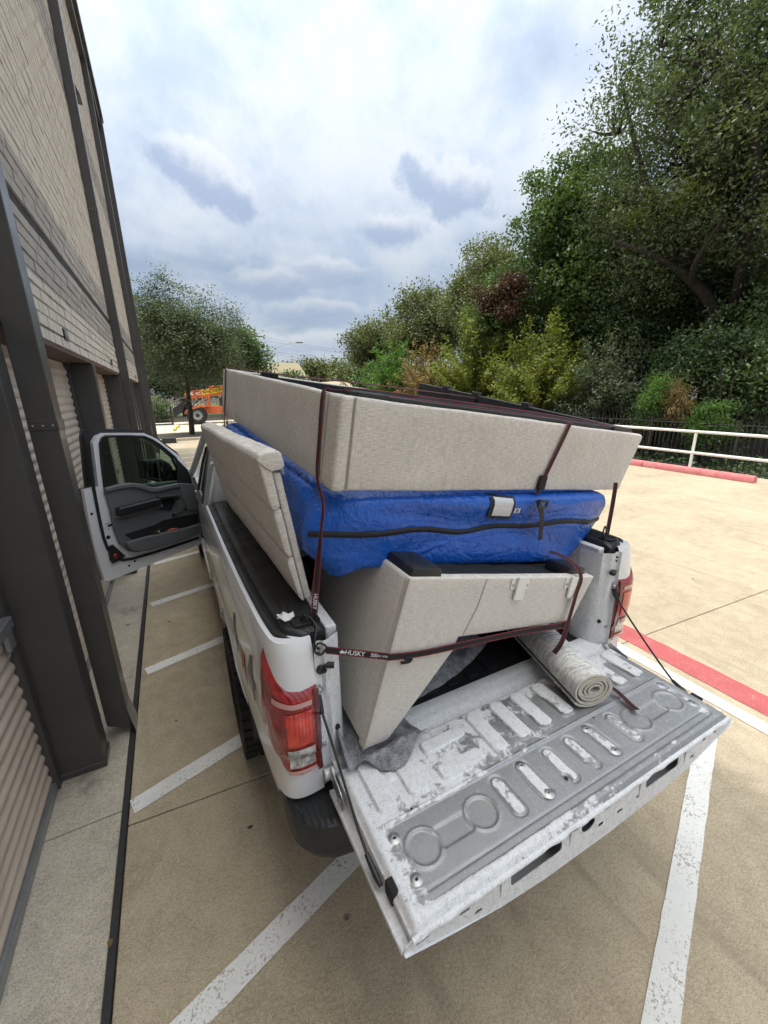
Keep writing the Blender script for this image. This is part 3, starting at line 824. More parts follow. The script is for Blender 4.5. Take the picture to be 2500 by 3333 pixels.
def bed_side(s):
    T = np.unique(np.r_[np.linspace(0, .3, 34), np.linspace(.3, PD[-1], 110)])
    x, y, _, _ = plan_at(T)
    lo = zlow_bed(y)
    A = np.stack([skin_pt(T, lo+(1.430-lo)*k/26.0, s) for k in range(27)], 1)
    o = G().grid(A, flip=(s > 0)).obj('bed_side', M_PAINT, tk, smooth=42)
    # rolled wheel-arch lip and black inner liner
    an = np.linspace(R(-12), R(192), 40)
    path = []
    for a in an:
        yy_, zz_ = AX_R+.515*math.cos(a), AX_Z+.515*math.sin(a)
        if zz_ < .6: continue
        tt = np.interp(yy_, PQ[:, 1][8:], PD[8:])
        p = skin_pt(np.array([tt]), np.array([zz_]), s, -.002)[0]; path.append(tuple(p))
    G().tube(path, .011, 6).obj('arch_lip', M_PAINT, o, smooth=60)
    g = G(); B = []
    for a in np.linspace(R(8), R(172), 28):
        B.append([(s*xx, AX_R+.53*math.cos(a), AX_Z+.53*math.sin(a)) for xx in (.965, .60)])
    g.grid(np.array(B)); g.obj('arch_liner', M_BLACKPL, o, smooth=60)
    # rail cap of ribbed black plastic
    Y = np.r_[np.linspace(.040, .12, 10), np.linspace(.16, 1.985, 40)]
    secs = []
    for yv in Y:
        tt = np.interp(yv, PQ[:, 1][8:], PD[8:])
        xo = plan_at(np.array([tt]))[0][0]-.050-.03*max(0, 1-(yv-.04)/.06)**2
        drop = .016*max(0, 1-(yv-.040)/.05)**2
        xi = .752
        pr = [(xo+.006, 1.404), (xo+.008, 1.428), (xo, 1.440), (xo-.012, 1.443), (xo-.018, 1.437), (xo-.024, 1.437), (xo-.032, 1.450), (xo-.05, 1.454)]
        for k in range(1, 6):
            xx = xo-.05-(xo-.05-xi-.012)*k/6
            pr += [(xx+.004, 1.454), (xx+.002, 1.4515), (xx-.002, 1.4515), (xx-.004, 1.454)]
        pr += [(xi+.012, 1.454), (xi, 1.446), (xi-.002, 1.40)]
        secs.append([(s*a, yv, b-drop) for a, b in pr])
    g = G().grid(np.array(secs), flip=(s < 0))
    n0 = len(secs[0])
    g.f.append(tuple(range(n0))); g.f.append(tuple(range(len(g.v)-n0, len(g.v))))
    cap = g.obj('rail_cap', M_BLACKPL, tk, smooth=40)
    TT = np.linspace(0, PD[-1], 120)
    G().grid(np.stack([skin_pt(TT, np.full_like(TT, 1.430), s), skin_pt(TT, np.full_like(TT, 1.4335), s, -.03), skin_pt(TT, np.full_like(TT, 1.4335), s, -.055)], 1), flip=(s > 0)).obj('top_flange', M_PAINT, o, smooth=60)
    # stake-pocket mouth and its anchor near the tail and the cab
    for yv in (.10, 1.86):
        G().plate(rrect(yv-.035, yv+.035, .775, .845, .012), [rrect(yv-.027, yv+.027, .783, .837, .01)], lambda a, b: (s*b, a, 1.4555), .004, (0, 0, 1)).obj('pocket_rim', M_BLACKPL, cap)
        G().box(min(s*.785, s*.835), max(s*.785, s*.835), yv-.025, yv+.025, 1.4545, 1.4555).obj('pocket_hole', M_HOLE, cap)
    # inner wall with a pressed rib, tail jamb
    g = G().box(min(s*.70, s*.74), max(s*.70, s*.74), .06, 1.985, .885, 1.43)
    for yr in (.45, .95, 1.45):
        g.box(min(s*.688, s*.7005), max(s*.688, s*.7005), yr, yr+.09, .93, 1.38)
    g.obj('bed_wall', M_WORN, o, bevel=.006, seg=2)
    J = []
    for z in np.linspace(.80, 1.412, 24):
        sw = .012*math.sin((z-.8)*9)
        J.append([(s*q, yq, z) for q, yq in ((.69, .16), (.692, .075), (.705, .045+sw*.3), (.722, .034), (.735, .028), (.742, .020), (.752, .016), (.765, .022+sw), (.775, .024), (.796, .020), (.802, .006))])
    jm = G().grid(np.array(J), flip=(s > 0)).obj('tail_jamb', M_WORN, o, smooth=40)
    def disc(xc, zc, r, mat, name, yq=.018, h=.006, n=14):
        G().lathe([(0, -h), (r*.8, -h), (r, -h*.5), (r, .004)], n, lambda a, b, hh: (s*(xc+a), yq+hh, zc+b)).obj(name, mat, jm, smooth=40)
    disc(.778, 1.300, .017, M_BLACKPL, 'striker_plug'); disc(.768, 1.296, .009, M_HOLE, 'striker_hole', .014)
    disc(.782, 1.385, .005, M_HOLE, 'screw_hole'); disc(.782, 1.365, .005, M_HOLE, 'screw_hole')
    disc(.73, 1.03, .010, M_HOLE, 'drain_hole', .026); disc(.79, 1.235, .007, M_STEEL, 'bolt')
    disc(.785, .985, .008, M_STEEL, 'bolt')
    G().tube([(s*.768, .018, 1.315), (s*.735, .004, 1.312)], .011, 10).obj('striker_pin', M_BLACKPL, jm, smooth=40)
    # tail lamp: shaped lens with its fluted chambers, clear reverse lens and pale bars
    t1 = .235
    def zh(t): return np.interp(t, [0, .06, .105, .14, .17, t1], [1.262, 1.256, 1.268, 1.300, 1.335, 1.385])
    def zl(t): return np.interp(t, [0, .08, .12, .15, .18, t1], [.906, .900, .908, .93, .985, 1.10])
    def patch(name, ta, tb, f0, f1, off, mat, parent, nt_=18, nz=14, rim=True):
        T = np.linspace(ta, tb, nt_); a = f0(T)*np.ones_like(T); b = f1(T)*np.ones_like(T)
        rows = []
        for k in range(nz):
            z = a+(b-a)*k/(nz-1)
            e = np.minimum(1, np.minimum(np.minimum(k, nz-1-k)/1.5, np.minimum(np.arange(nt_), np.arange(nt_)[::-1])/1.5))
            rows.append(skin_pt(T, z, s, 0)+0); P2 = skin_pt(T, z, s, off*1.0)
            rows[-1] = rows[-1]+(P2-rows[-1])*(e[:, None] if rim else 1)
        return G().grid(np.stack(rows, 1), flip=(s > 0)).obj(name, mat, parent, smooth=50)
    tl = patch('tail_lamp', .002, t1, zl, zh, .014, M_LENS, tk, 30, 26)
    patch('bezel', .003, .020, lambda t: zl(t)+.004, lambda t: zh(t)-.004, .0165, M_LENSD, tl, 8, 20, rim=False)
    patch('brake_chamber', .034, .112, lambda t: 1.050, lambda t: 1.190, .0165, M_LENSB, tl, rim=False)
    patch('reverse_lens', .028, .116, lambda t: .950, lambda t: 1.034, .0172, M_LENSC, tl, rim=False)
    patch('lower_bar', .026, .120, lambda t: .923, lambda t: .938, .0172, M_LENSW, tl, 14, 6, rim=False)
    patch('upper_bar', .030, .150, lambda t: 1.207+np.maximum(0, t-.09)*.35, lambda t: 1.226+np.maximum(0, t-.09)*.4, .0172, M_LENSW, tl, 14, 6, rim=False)
    return o
bsl = bed_side(-1)
bed_side(1)
# 4x4 flash on the left flank: grey 4, red x, grey 4
tt0 = np.interp(.34, PQ[:, 1][8:], PD[8:])
def decal(name, yc, zc, s4, mat):
    tt = np.interp(yc, PQ[:, 1][8:], PD[8:]); p = skin_pt(np.array([tt]), np.array([zc]), -1, .0016)[0]
    M = frame(p, (0, -1, 0), (0.02, 0, 1), (-1, 0, .02))
    return text(name, s4, .28, M, mat, bsl, .0008)
decal('decal_four', .66, 1.15, '4', M_EMBLEM); decal('decal_x', .48, 1.13, 'x', M_EMBLEM_R); decal('decal_four', .31, 1.15, '4', M_EMBLEM)

# bed floor, front wall, sill
fl = G().box(-.70, .70, .085, 1.985, .86, .893)
for k in range(11): fl.box(-.62+k*.118, -.62+k*.118+.06, (.13), 1.97, .8932, .901)
fl.obj('bed_floor', M_BEDMAT, tk, bevel=.003, seg=1)
G().box(-.74, .74, 1.985, 2.02, .86, 1.43).obj('bed_front_wall', M_PAINT, tk)
sl = G()
A = []
for x in np.linspace(-.76, .76, 60):
    A.append([(x, .10, .894), (x, .095, .904), (x, .06, .906), (x, .05, .902), (x, .03, .893), (x, .012, .889), (x, -.005, .872), (x, -.016, .868), (x, -.022, .85)])
sl.grid(np.array(A), flip=True); sl.obj('bed_sill', M_WORN, tk, smooth=40)
for s in (-1, 1):
    g = G(); prof2 = [(AX_R+.43*math.cos(a), .893+.20*math.sin(a)) for a in np.linspace(0, math.pi, 14)]
    g.prism(prof2, s*.56, s*.70, lambda a, b, d: (d, a, b)); g.obj('wheel_house', M_BEDMAT, tk, smooth=40, recalc=True)

# bumper with tread pads
bp = [(-.935, .13), (-.938, .02), (-.92, -.055), (-.875, -.10), (-.80, -.135), (-.5, -.145), (.5, -.145), (.80, -.135), (.875, -.10), (.92, -.055), (.938, .02), (.935, .13)]
bp = [tuple(q) for q in resample(bp, 0)[0]]
bu = G(); lev = [(.775, .022), (.765, .004), (.74, 0), (.66, -.004), (.64, .012), (.61, .018), (.572, .030), (.540, .060)]
rows = []
for z, ins in lev:
    rows.append([(x*(1-ins*.9), y+ins*(1 if y < 0.1 else .2), z) for x, y in bp])
bu.grid(np.array(rows)); n0 = len(bu.v)
bu.v += [(x*(1-.022), y+.02, .774) for x, y in bp] + [(x, .10, .774) for x, y in bp]
bu.f += [(n0+i, n0+i+1, n0+len(bp)+i+1, n0+len(bp)+i) for i in range(len(bp)-1)]
bmp = bu.obj('bumper', M_CHARCOAL, tk, smooth=45, recalc=True)
for s in (-1, 1):
    for k in range(9):
        x0 = s*(.75+.02*k); 
        G().box(min(x0, x0+s*.009), max(x0, x0+s*.009), -.115+max(0, k-5)*.018, -.01, .772, .7795).obj('tread_rib', M_CHARCOAL, bmp, bevel=.002, seg=1)
G().box(-.60, .60, -.03, .10, .50, .74).obj('bumper_core', M_BLACKPL, bmp)

# ---------------------------------------------------------------- tailgate, lowered
tg = thing('tailgate', (0, 0, .86), None, None)
attach(tg, tk); ROOTM[tg] = Matrix.Translation((0, 0, .86))
tg['label'] = 'lowered scratched white tailgate with bare metal showing'
ZT = .905
nu, nv = 380, 140
ux = np.linspace(-.764, .764, nu); vy = np.linspace(-.558, -.028, nv)
U, V_ = np.meshgrid(ux, vy, indexing='ij')
Hh = np.zeros_like(U); bare = np.zeros_like(U)
def seg_d(x0, y0, x1, y1):
    dx, dy = x1-x0, y1-y0; L2 = dx*dx+dy*dy+1e-12
    t = np.clip(((U-x0)*dx+(V_-y0)*dy)/L2, 0, 1)
    return np.hypot(U-x0-t*dx, V_-y0-t*dy)
def rbox_d(x0, x1, y0, y1, r):
    qx = np.abs(U-(x0+x1)/2)-(x1-x0)/2+r; qy = np.abs(V_-(y0+y1)/2)-(y1-y0)/2+r
    return np.hypot(np.maximum(qx, 0), np.maximum(qy, 0))+np.minimum(np.maximum(qx, qy), 0)-r
def raise_(d, w, h, e=.006): return h*smoothstep(w+e, w-e, d)
# upper row of pressed ribs
for x in (-.667, -.547, -.18, -.057, .06, .187, .547, .667):
    d = rbox_d(x-.033, x+.033, -.255, -.058, .022); Hh += raise_(d, 0, .0125, .004); bare -= .24*smoothstep(.004, -.008, d)
for x0, x1 in ((-.45, -.262), (.275, .46)):
    for y0 in (-.112, -.228):
        d = rbox_d(x0, x1, y0-.028, y0+.028, .018); Hh += raise_(d, 0, .0125, .004); bare -= .22*smoothstep(.004, -.008, d)
d = rbox_d(-.622, -.588, -.165, -.13, .01); Hh += raise_(d, 0, .006, .006)
# bead and access panel
Hh += raise_(np.abs(V_+.292)+1e3*(np.abs(U) > .722), .004, .0045, .004)
dp = rbox_d(-.718, .718, -.527, -.300, .03); Hh -= raise_(dp, 0, .0035, .0035)
pan = smoothstep(.004, -.01, dp)
bare += .50*pan*(1-.75*smoothstep(.60, .70, np.abs(U)))+.20
bare += .24*smoothstep(-.04, -.2, V_)*(1-pan)*smoothstep(-.45, .25, U)+.06*(1-pan)*smoothstep(-.53, -.5, V_)*smoothstep(.75, .70, np.abs(U))
for sx in (-1, 1):
    for cx in (.625, .405):
        d = np.hypot(U-sx*cx, V_+.398); Hh += raise_(np.abs(d-.055), .004, .004, .004)-raise_(d, .049, .002, .004)
    d = rbox_d(sx*.515-.062, sx*.515+.062, -.43, -.366, .012); Hh -= raise_(d, 0, .005, .004)
for x, kn in ((-.29, 0), (-.168, 0), (-.043, 1), (.072, 1), (.188, 0), (.32, 0)):
    d = rbox_d(x-.026, x+.026, -.468, -.318, .026)
    if kn: d = np.maximum(d, -(rbox_d(x-.04, x-.012, -.475, -.43, .008)))
    Hh -= raise_(np.abs(d), .0035, .0045, .0045); Hh += raise_(d, -.006, .0015, .004); bare -= (.46 if x < 0 else .36)*smoothstep(.0, -.01, d)
Hh -= raise_(np.abs(V_+.497)+1e3*(np.abs(U) > .70), .0025, .003, .003)
Hh += .0012*fbm(U*9, V_*9, 4)
# rounded shoulders
Hh -= .02*smoothstep(.735, .764, np.abs(U))**2+.018*smoothstep(-.538, -.558, V_)**2+.02*smoothstep(-.05, -.028, V_)**2
g = G().grid(np.stack([U, V_, ZT+Hh], -1))
ip = g.obj('inner_panel', M_WORN, tg, smooth=50)
at = ip.data.attributes.new('bare', 'FLOAT', 'POINT'); at.data.foreach_set('value', bare.astype(np.float32).reshape(-1))
for x, y in ((-.692, -.335), (-.69, -.46), (-.168, -.333), (-.165, -.452), (.183, -.333), (.187, -.45), (.696, -.328), (.70, -.457)):
    zb = ZT-.0035
    bo = G().lathe([(.0, .001), (.004, .0015), (.006, .004), (.009, .004), (.015, .0015), (.022, .0)], 18, lambda a, b, h: (x+a, y+b, zb+h)).obj('bolt', M_STEEL, tg, smooth=50)
    G().lathe([(0, .0022), (.0038, .0022)], 10, lambda a, b, h: (x+a, y+b, zb+h)).obj('bolt_socket', M_HOLE, bo)
for x, y, r in ((-.071, -.445, .007), (-.60, -.285, .0045), (.255, -.31, .004), (-.35, -.292, .004), (-.655, -.055, .0045), (.44, -.06, .005)):
    G().lathe([(0, .0), (r, .0)], 12, lambda a, b, h: (x+a, y+b, ZT+.0016)).obj('hole', M_HOLE, tg)
# frame behind the inner panel: side walls with a channel, outer skin
for s in (-1, 1):
    B = []
    for y in np.linspace(-.558, -.028, 30):
        k = 1-.60*min(1, max(0, (-.03-y)/.53))**1.3
        B.append([(s*q, y, ZT-.0205-k*zq) for q, zq in ((.764, 0), (.766, .0245), (.760, .0415), (.764, .0575), (.776, .0675), (.792, .0695), (.794, .0835), (.78, .0875))])
    G().grid(np.array(B), flip=(s < 0)).obj('side_flange', M_WORN, tg, smooth=40)
sk = []
for x in np.linspace(-.79, .79, 30):
    zb = float(np.interp(abs(x), [0, .3, .474, .64, .72, .79], [.760, .768, .785, .822, .842, .862]))
    sk.append([(x, y, zb+(.797-zb)*((y+.572)/.56)-.012*math.sin(math.pi*(y+.572)/.56)) for y in np.linspace(-.572, -.012, 14)])
G().grid(np.array(sk), flip=True).obj('outer_skin', M_PAINT, tg, smooth=50)
# top edge (now facing back) with its cut-outs, the plastic cap gone
outer = [(-.79, .860), (-.72, .840), (-.64, .820), (-.474, .783), (-.3, .766), (0, .758), (.3, .766), (.474, .783), (.64, .820), (.72, .840), (.79, .860), (.785, .875), (.75, .885), (.70, .889)] + [(x, .889) for x in (.45, .2, 0, -.2, -.45)] + [(-.70, .889), (-.764, .885), (-.785, .875)]
def notch(x0, x1): return rrect(x0, x1, .826, .877, .014, 3)
holes = [notch(-.435, -.225), notch(.205, .405), [(-.102+.032*math.cos(a), .852+.024*math.sin(a)) for a in np.linspace(0, 2*math.pi, 18)[:-1]]]
for hx, hz, hw, hh_ in ((-.60, .858, .016, .005), (-.555, .826, .012, .006), (-.735, .874, .018, .003), (-.735, .863, .018, .003), (-.17, .868, .012, .004), (-.04, .818, .012, .007), (-.01, .866, .012, .005), (.06, .815, .014, .006), (.13, .87, .012, .005), (.16, .82, .010, .006), (.45, .865, .012, .005), (.50, .822, .012, .006), (.58, .862, .010, .005), (.66, .862, .010, .005), (.70, .868, .008, .004)):
    holes.append([(hx-hw, hz-hh_), (hx+hw, hz-hh_), (hx+hw, hz+hh_), (hx-hw, hz+hh_)])
G().plate(outer, holes, lambda a, b: (a, -.560-.010*(.889-b)/.093, b), .003, (0, 1, 0)).obj('top_edge_plate', M_WORN, tg)
lip = []
for x in np.linspace(-.764, .764, 120):
    j = .0025*math.sin(x*60)*(abs(math.sin(x*7.3)) > .75)
    lip.append([(x, -.5555, .8875), (x, -.562+j, .8895), (x, -.568+j, .886), (x, -.569+j, .881)])
G().grid(np.array(lip), flip=True).obj('edge_lip', M_WORN, tg, smooth=50)
G().box(-.70, .70, -.525, -.05, ZT-.075, ZT-.030).obj('cavity', M_HOLE, tg)
for x0, x1 in ((-.475, -.19), (.165, .445)):
    G().box(x0, x0+.004, -.568, -.5625, .81, .885).obj('pressed_seam', M_WORN, tg); G().box(x1, x1+.004, -.568, -.5625, .81, .885).obj('pressed_seam', M_WORN, tg)
# side latches, hinges, stay cables
for s in (-1, 1):
    la = G().box(min(s*.735, s*.769), max(s*.735, s*.769), -.462, -.418, ZT-.05, ZT-.002).obj('latch', M_HOLE, tg, bevel=.003, seg=1)
    G().tube([(s*.765, -.452, ZT-.02), (s*.752, -.44, ZT-.008), (s*.75, -.428, ZT-.02)], .005, 8).obj('latch_claw', M_STEEL, la, smooth=50)
    g = G(); g.prism(rrect(-.13, -.01, .83, .90, .02), s*.778, s*.781, lambda a, b, d: (d, a, b+.25*(a+.07)))
    hg = g.obj('hinge_bracket', M_STEEL, tg, recalc=True)
    for yb_, zb_ in ((-.04, .885), (-.11, .855)):
        G().lathe([(0, -.006), (.007, -.006), (.008, 0)], 6, lambda a, b, h: (s*(.7815-h), yb_+a, zb_+b)).obj('hinge_bolt', M_STEEL, hg)
    G().tube([(s*.765, -.006, .872), (s*.80, -.006, .872)], .018, 14).obj('hinge_pivot', M_PAINT, hg, smooth=40)
    ca = [(s*.795, .016, 1.205), (s*.796, .0, 1.17), (s*.79, -.10, 1.08), (s*.787, -.20, .995), (s*.785, -.28, .93), (s*.782, -.335, .892), (s*.778, -.40, .872)]
    sm = []
    for i in range(len(ca)-1):
        for k in range(4): sm.append(tuple(np.array(ca[i])*(1-k/4)+np.array(ca[i+1])*k/4))
    sm.append(ca[-1])
    cb = G().tube(sm, .0045, 8).obj('tailgate_cable', M_BLACKPL, tk, smooth=60)
    G().tube([(s*.795, .020, 1.215), (s*.796, .002, 1.175), (s*.795, -.02, 1.153)], [.010, .011, .007], 8).obj('cable_end', M_BLACKPL, cb, smooth=60)
    G().tube([(s*.783, -.33, .895), (s*.779, -.385, .876), (s*.776, -.41, .868)], [.008, .010, .006], 8).obj('cable_end', M_BLACKPL, cb, smooth=60)
    G().lathe([(0, -.012), (.009, -.012), (.014, -.004), (.014, 0)], 14, lambda a, b, h: (s*(.79+a), .016+h, 1.222+b)).obj('cable_stud', M_STEEL, cb, smooth=40)

# ---------------------------------------------------------------- wheels
def wheel(xc, yc, s):
    wl_ = thing('wheel', (xc, yc, AX_Z), None, None); attach(wl_, tk); ROOTM[wl_] = Matrix.Translation((xc, yc, AX_Z))
    g = G(); hw = .14; Rr = AX_Z-.004
    prof = [(.235, -hw*.78), (.26, -hw*.95), (.31, -hw*1.02), (.355, -hw), (.385, -hw*.88), (Rr-.012, -hw*.72), (Rr-.012, hw*.72), (.385, hw*.88), (.355, hw), (.31, hw*1.02), (.26, hw*.95), (.235, hw*.78)]
    g.lathe(prof, 48, lambda a, b, h: (xc+h, yc+a, AX_Z+b))
    for k in range(40):
        a = 2*math.pi*k/40
        for j, (x0, x1, da) in enumerate(((-.138, -.07, 0), (-.055, .0, .07), (.008, .06, -.03), (.075, .138, .05))):
            M = Matrix.Translation((xc, yc, AX_Z)) @ Matrix.Rotation(a+da, 4, 'X')
            r1 = Rr if j in (1, 2) else Rr-.006
            g.box(x0, x1, -.021, .021, Rr-.03, r1+.003, M)
    g.obj('tyre', M_RUBBER, wl_, smooth=35)
    g = G(); g.lathe([(.235, -.10), (.225, .02), (.20, .07), (.09, .085), (.05, .11), (.0, .112)], 32, lambda a, b, h: (xc+s*h, yc+a, AX_Z+b)); 
    g.obj('rim', M_RIM, wl_, smooth=40)
wheel(-.864, AX_R, -1); wheel(.864, AX_R, 1); wheel(-.864, AX_F, -1); wheel(.864, AX_F, 1)
G().tube([(-.72, AX_R, AX_Z), (.72, AX_R, AX_Z)], .05, 10).obj('axle', M_BLACKPL, tk, smooth=50)
g = G()
for s in (-1, 1): g.box(s*.47-.04, s*.47+.04, -.02, 5.4, .50, .66)
g.box(-.43, .43, .5, .62, .52, .60); g.box(-.43, .43, 2.4, 2.5, .52, .60); g.box(-.25, .25, .62, 2.0, .45, .62)
g.obj('chassis', M_BLACKPL, tk)

# ---------------------------------------------------------------- cab
CZ = [.44, .52, .70, 1.0, 1.15, 1.30, 1.36, 1.6, 1.78, 1.86, 1.91]
CX = [.93, .965, .985, .993, .990, .982, .968, .90, .835, .80, .76]
def cabx(z): return float(np.interp(z, CZ, CX))
def densify(poly, step=.06):
    out = []
    for i in range(len(poly)):
        a, b = np.array(poly[i]), np.array(poly[(i+1) % len(poly)])
        n = max(1, int(np.hypot(*(b-a))/step))
        for k in range(n): out.append(tuple(a+(b-a)*k/n))
    return out
cab = thing('cab', (0, 3.2, .5), None, None); attach(cab, tk); ROOTM[cab] = Matrix.Translation((0, 3.2, .5))
def side_panel(s, outer, holes, name, mat, off=0.0, th=.02):
    """curved body side: plate in (y, z) bent over the cab section, tessellated in strips"""
    zs = sorted(set([b for a, b in outer]+[b for h in holes for a, b in h]+CZ))
    G().plate(densify(outer), [densify(h) for h in holes], lambda a, b: (s*(cabx(b)+off), a, b), th, (-s, 0, 0)).obj(name, mat, cab, smooth=30)
for s in (-1, 1):
    qwin = [(2.36, 1.372), (2.86, 1.365), (2.87, 1.74), (2.60, 1.80), (2.45, 1.60)]
    low = rrect(2.06, 2.935, .46, 1.35, .04)
    side_panel(s, [(2.06, .50), (2.10, .46), (2.935, .46), (2.935, 1.87), (2.5, 1.90), (2.16, 1.86), (2.06, 1.50)], [qwin], 'quarter_panel', M_PAINT)
    side_panel(s, qwin, [], 'quarter_window', M_PRIVGLASS, -.012, .004)
    g = G(); g.tube([(s*(cabx(b)+.004), a, b) for a, b in densify(qwin)+[qwin[0]]], .013, 6); g.obj('window_seal', M_BLACKPL, cab, smooth=60)
    G().tube([(s*(cabx(1.345)+.003), 2.30, 1.352), (s*(cabx(1.34)+.003), 2.92, 1.345)], .007, 6).obj('belt_trim', M_STEEL, cab, smooth=60)
    G().box(min(s*.80, s*.985), max(s*.80, s*.985), 2.9, 4.06, .44, .53).obj('rocker', M_PAINT, cab, bevel=.02)
    # fender with arch
    Y = np.linspace(4.05, 5.62, 60); rows = []
    lo = np.maximum(np.where(Y > 5.3, .62, .55), np.where(np.abs(Y-AX_F) < .50, AX_Z+np.sqrt(np.maximum(.25-(Y-AX_F)**2, 0)), 0))
    for k in range(16):
        z = lo+(1.16-lo)*k/15; tp = .14*smoothstep(5.1, 5.62, Y)**2
        rows.append(np.stack([s*(np.interp(z, CZ, CX)-tp), Y, z], -1))
    G().grid(np.stack(rows, 1), flip=(s > 0)).obj('fender', M_PAINT, cab, smooth=45)
    ap = [(s*.975, 4.06, 1.30), (s*.90, 3.80, 1.52), (s*.80, 3.42, 1.84)]
    G().tube(ap, .035, 8).obj('a_pillar', M_PAINT, cab, smooth=60)
    # headlamp
    G().box(min(s*.62, s*.88), max(s*.62, s*.88), 5.50, 5.60, .92, 1.10).obj('headlamp', M_LENSC, cab, bevel=.03)
s = 1
dwin = [(3.02, 1.365), (3.92, 1.33), (3.78, 1.52), (3.42, 1.80), (3.02, 1.80)]
side_panel(1, [(2.945, .46), (4.04, .46), (4.04, 1.30), (3.45, 1.86), (2.945, 1.87)], [dwin], 'passenger_door_skin', M_PAINT)
side_panel(1, dwin, [], 'passenger_window', M_GLASS, -.012, .004)
mr = G().box(.98, 1.16, 3.84, 3.98, 1.32, 1.54).obj('side_mirror', M_BLACKPL, cab, bevel=.04, seg=3)
# roof, back wall with rear window, hood, windscreen, floor, dash and seats
A = []
for y in np.linspace(2.10, 3.45, 14):
    e = .045*(smoothstep(2.24, 2.10, y)+smoothstep(3.25, 3.45, y))
    A.append([(x, y, 1.935-e-.045*(abs(x)/.78)**3) for x in np.linspace(-.79, .79, 17)])
G().grid(np.array(A), flip=True).obj('roof', M_PAINT, cab, smooth=50)
bw_out = [(-.975, .46), (.975, .46), (.975, 1.34), (.80, 1.88), (-.80, 1.88), (-.975, 1.34)]
bw_in = [(-.66, 1.42), (.66, 1.42), (.60, 1.78), (-.60, 1.78)]
G().plate(bw_out, [bw_in], lambda a, b: (a, 2.075+.06*max(0, b-1.3), b), .03, (0, 1, 0)).obj('back_wall', M_PAINT, cab)
G().plate(bw_in, [], lambda a, b: (a, 2.085+.06*max(0, b-1.3), b), .004, (0, 1, 0)).obj('rear_window', M_PRIVGLASS, cab)
A = []
for y in np.linspace(4.05, 5.60, 16):
    A.append([(x, y, 1.25-.10*smoothstep(5.2, 5.6, y)-.06*(abs(x)/.96)**4+.02*(abs(abs(x)-.45) < .2)) for x in np.linspace(-.93, .93, 19)])
G().grid(np.array(A), flip=True).obj('hood', M_PAINT, cab, smooth=40)
G().add([(-.93, 4.08, 1.27), (.93, 4.08, 1.27), (.76, 3.42, 1.86), (-.76, 3.42, 1.86)], [(0, 1, 2, 3)]).obj('windscreen', M_GLASS, cab)
G().box(-.80, .80, 5.50, 5.63, .62, 1.12).obj('grille', M_BLACKPL, cab, bevel=.03)
G().box(-.98, .98, 5.56, 5.74, .48, .70).obj('front_bumper', M_STEEL, cab, bevel=.04)
G().box(-.90, .90, 2.10, 4.06, .50, .58).obj('cab_floor', M_BEDMAT, cab)
g = G(); g.prism([(3.72, .80), (4.06, .80), (4.06, 1.28), (3.80, 1.27), (3.70, 1.15)], -.90, .90, lambda a, b, d: (d, a, b)); g.obj('dashboard', M_TRIM, cab, bevel=.03)
for x in (-.5, .5):
    g = G(); g.box(x-.26, x+.26, 2.95, 3.45, .62, .92); g.box(x-.25, x+.25, 2.80, 2.98, .80, 1.50)
    g.obj('seat', M_TRIM, cab, bevel=.05)
g = G(); ring = [(-.48+.19*math.cos(a), 3.62+.06*math.sin(a), 1.15+.17*math.sin(a)) for a in np.linspace(0, 2*math.pi, 24)]
g.tube(ring, .015, 8, cap=False); g.tube([(-.48, 3.62, 1.15), (-.48, 3.8, 1.1)], .03, 8); g.obj('steering_wheel', M_BLACKPL, cab, smooth=60)

# ---------------------------------------------------------------- open driver's door
DH = Vector((-.975, 4.02, 0)); DU = Vector((-.817, -.577, 0)); DN = Vector((.577, -.817, 0))
dr = thing('driver_door', (-.975, 4.02, .5), None, None); attach(dr, tk); ROOTM[dr] = Matrix.Translation((-.975, 4.02, .5))
dr['label'] = 'open driver door with grey trim and window crank'
def D3(a, b, d=0.0): return tuple(DH+DU*a+Vector((0, 0, b))+DN*d)
def dprism(name, poly, d0, d1, mat, bevel=0.0, seg=2, parent=dr, smooth=None):
    g = G(); g.prism(poly, d0, d1, lambda a, b, d: D3(a, b, d))
    return g.obj(name, mat, parent, bevel=bevel, seg=seg, recalc=True, smooth=smooth)
hole = [(.962, 1.30), (.935, 1.60), (.912, 1.782), (.885, 1.828), (.852, 1.843), (.66, 1.826), (.479, 1.800), (.40, 1.757), (.333, 1.704), (.168, 1.536), (.14, 1.44), (.10, 1.30), (.10, 1.22), (.5, 1.22), (.7, 1.26)]
shell = [(0, .50), (.03, .462), (1.10, .452), (1.135, .47), (1.150, .70), (1.156, .86), (1.148, 1.15), (1.135, 1.386), (1.005, 1.39), (.985, 1.62), (.968, 1.795), (.925, 1.850), (.858, 1.873), (.66, 1.856), (.473, 1.836), (.39, 1.79), (.332, 1.752), (.102, 1.534), (.04, 1.40), (.012, 1.28), (0, 1.2)]
G().plate(shell, [hole], lambda a, b: D3(a, b, 0), .05, tuple(-DN)).obj('shell', M_PAINT, dr)
oshell = [(a*1.0, b) for a, b in shell[:8]]+[(1.085, 1.39), (1.06, 1.62), (1.03, 1.86), (1.0, 1.905), (.86, 1.908), (.66, 1.892), (.455, 1.862), (.37, 1.812), (.30, 1.768), (.10, 1.585), (.01, 1.42), (-.01, 1.28), (-.005, 1.2)]
G().plate(oshell, [hole], lambda a, b: D3(a, b, -.052), .035, tuple(-DN)).obj('outer_frame', M_BLACKPL, dr)
dprism('outer_skin', [(0, .48), (1.15, .455), (1.16, .86), (1.14, 1.37), (.0, 1.25)], -.13, -.088, M_PAINT, .02)
gl = [(a, b) for a, b in hole]
dprism('window_glass', gl, -.034, -.030, M_GLASS)
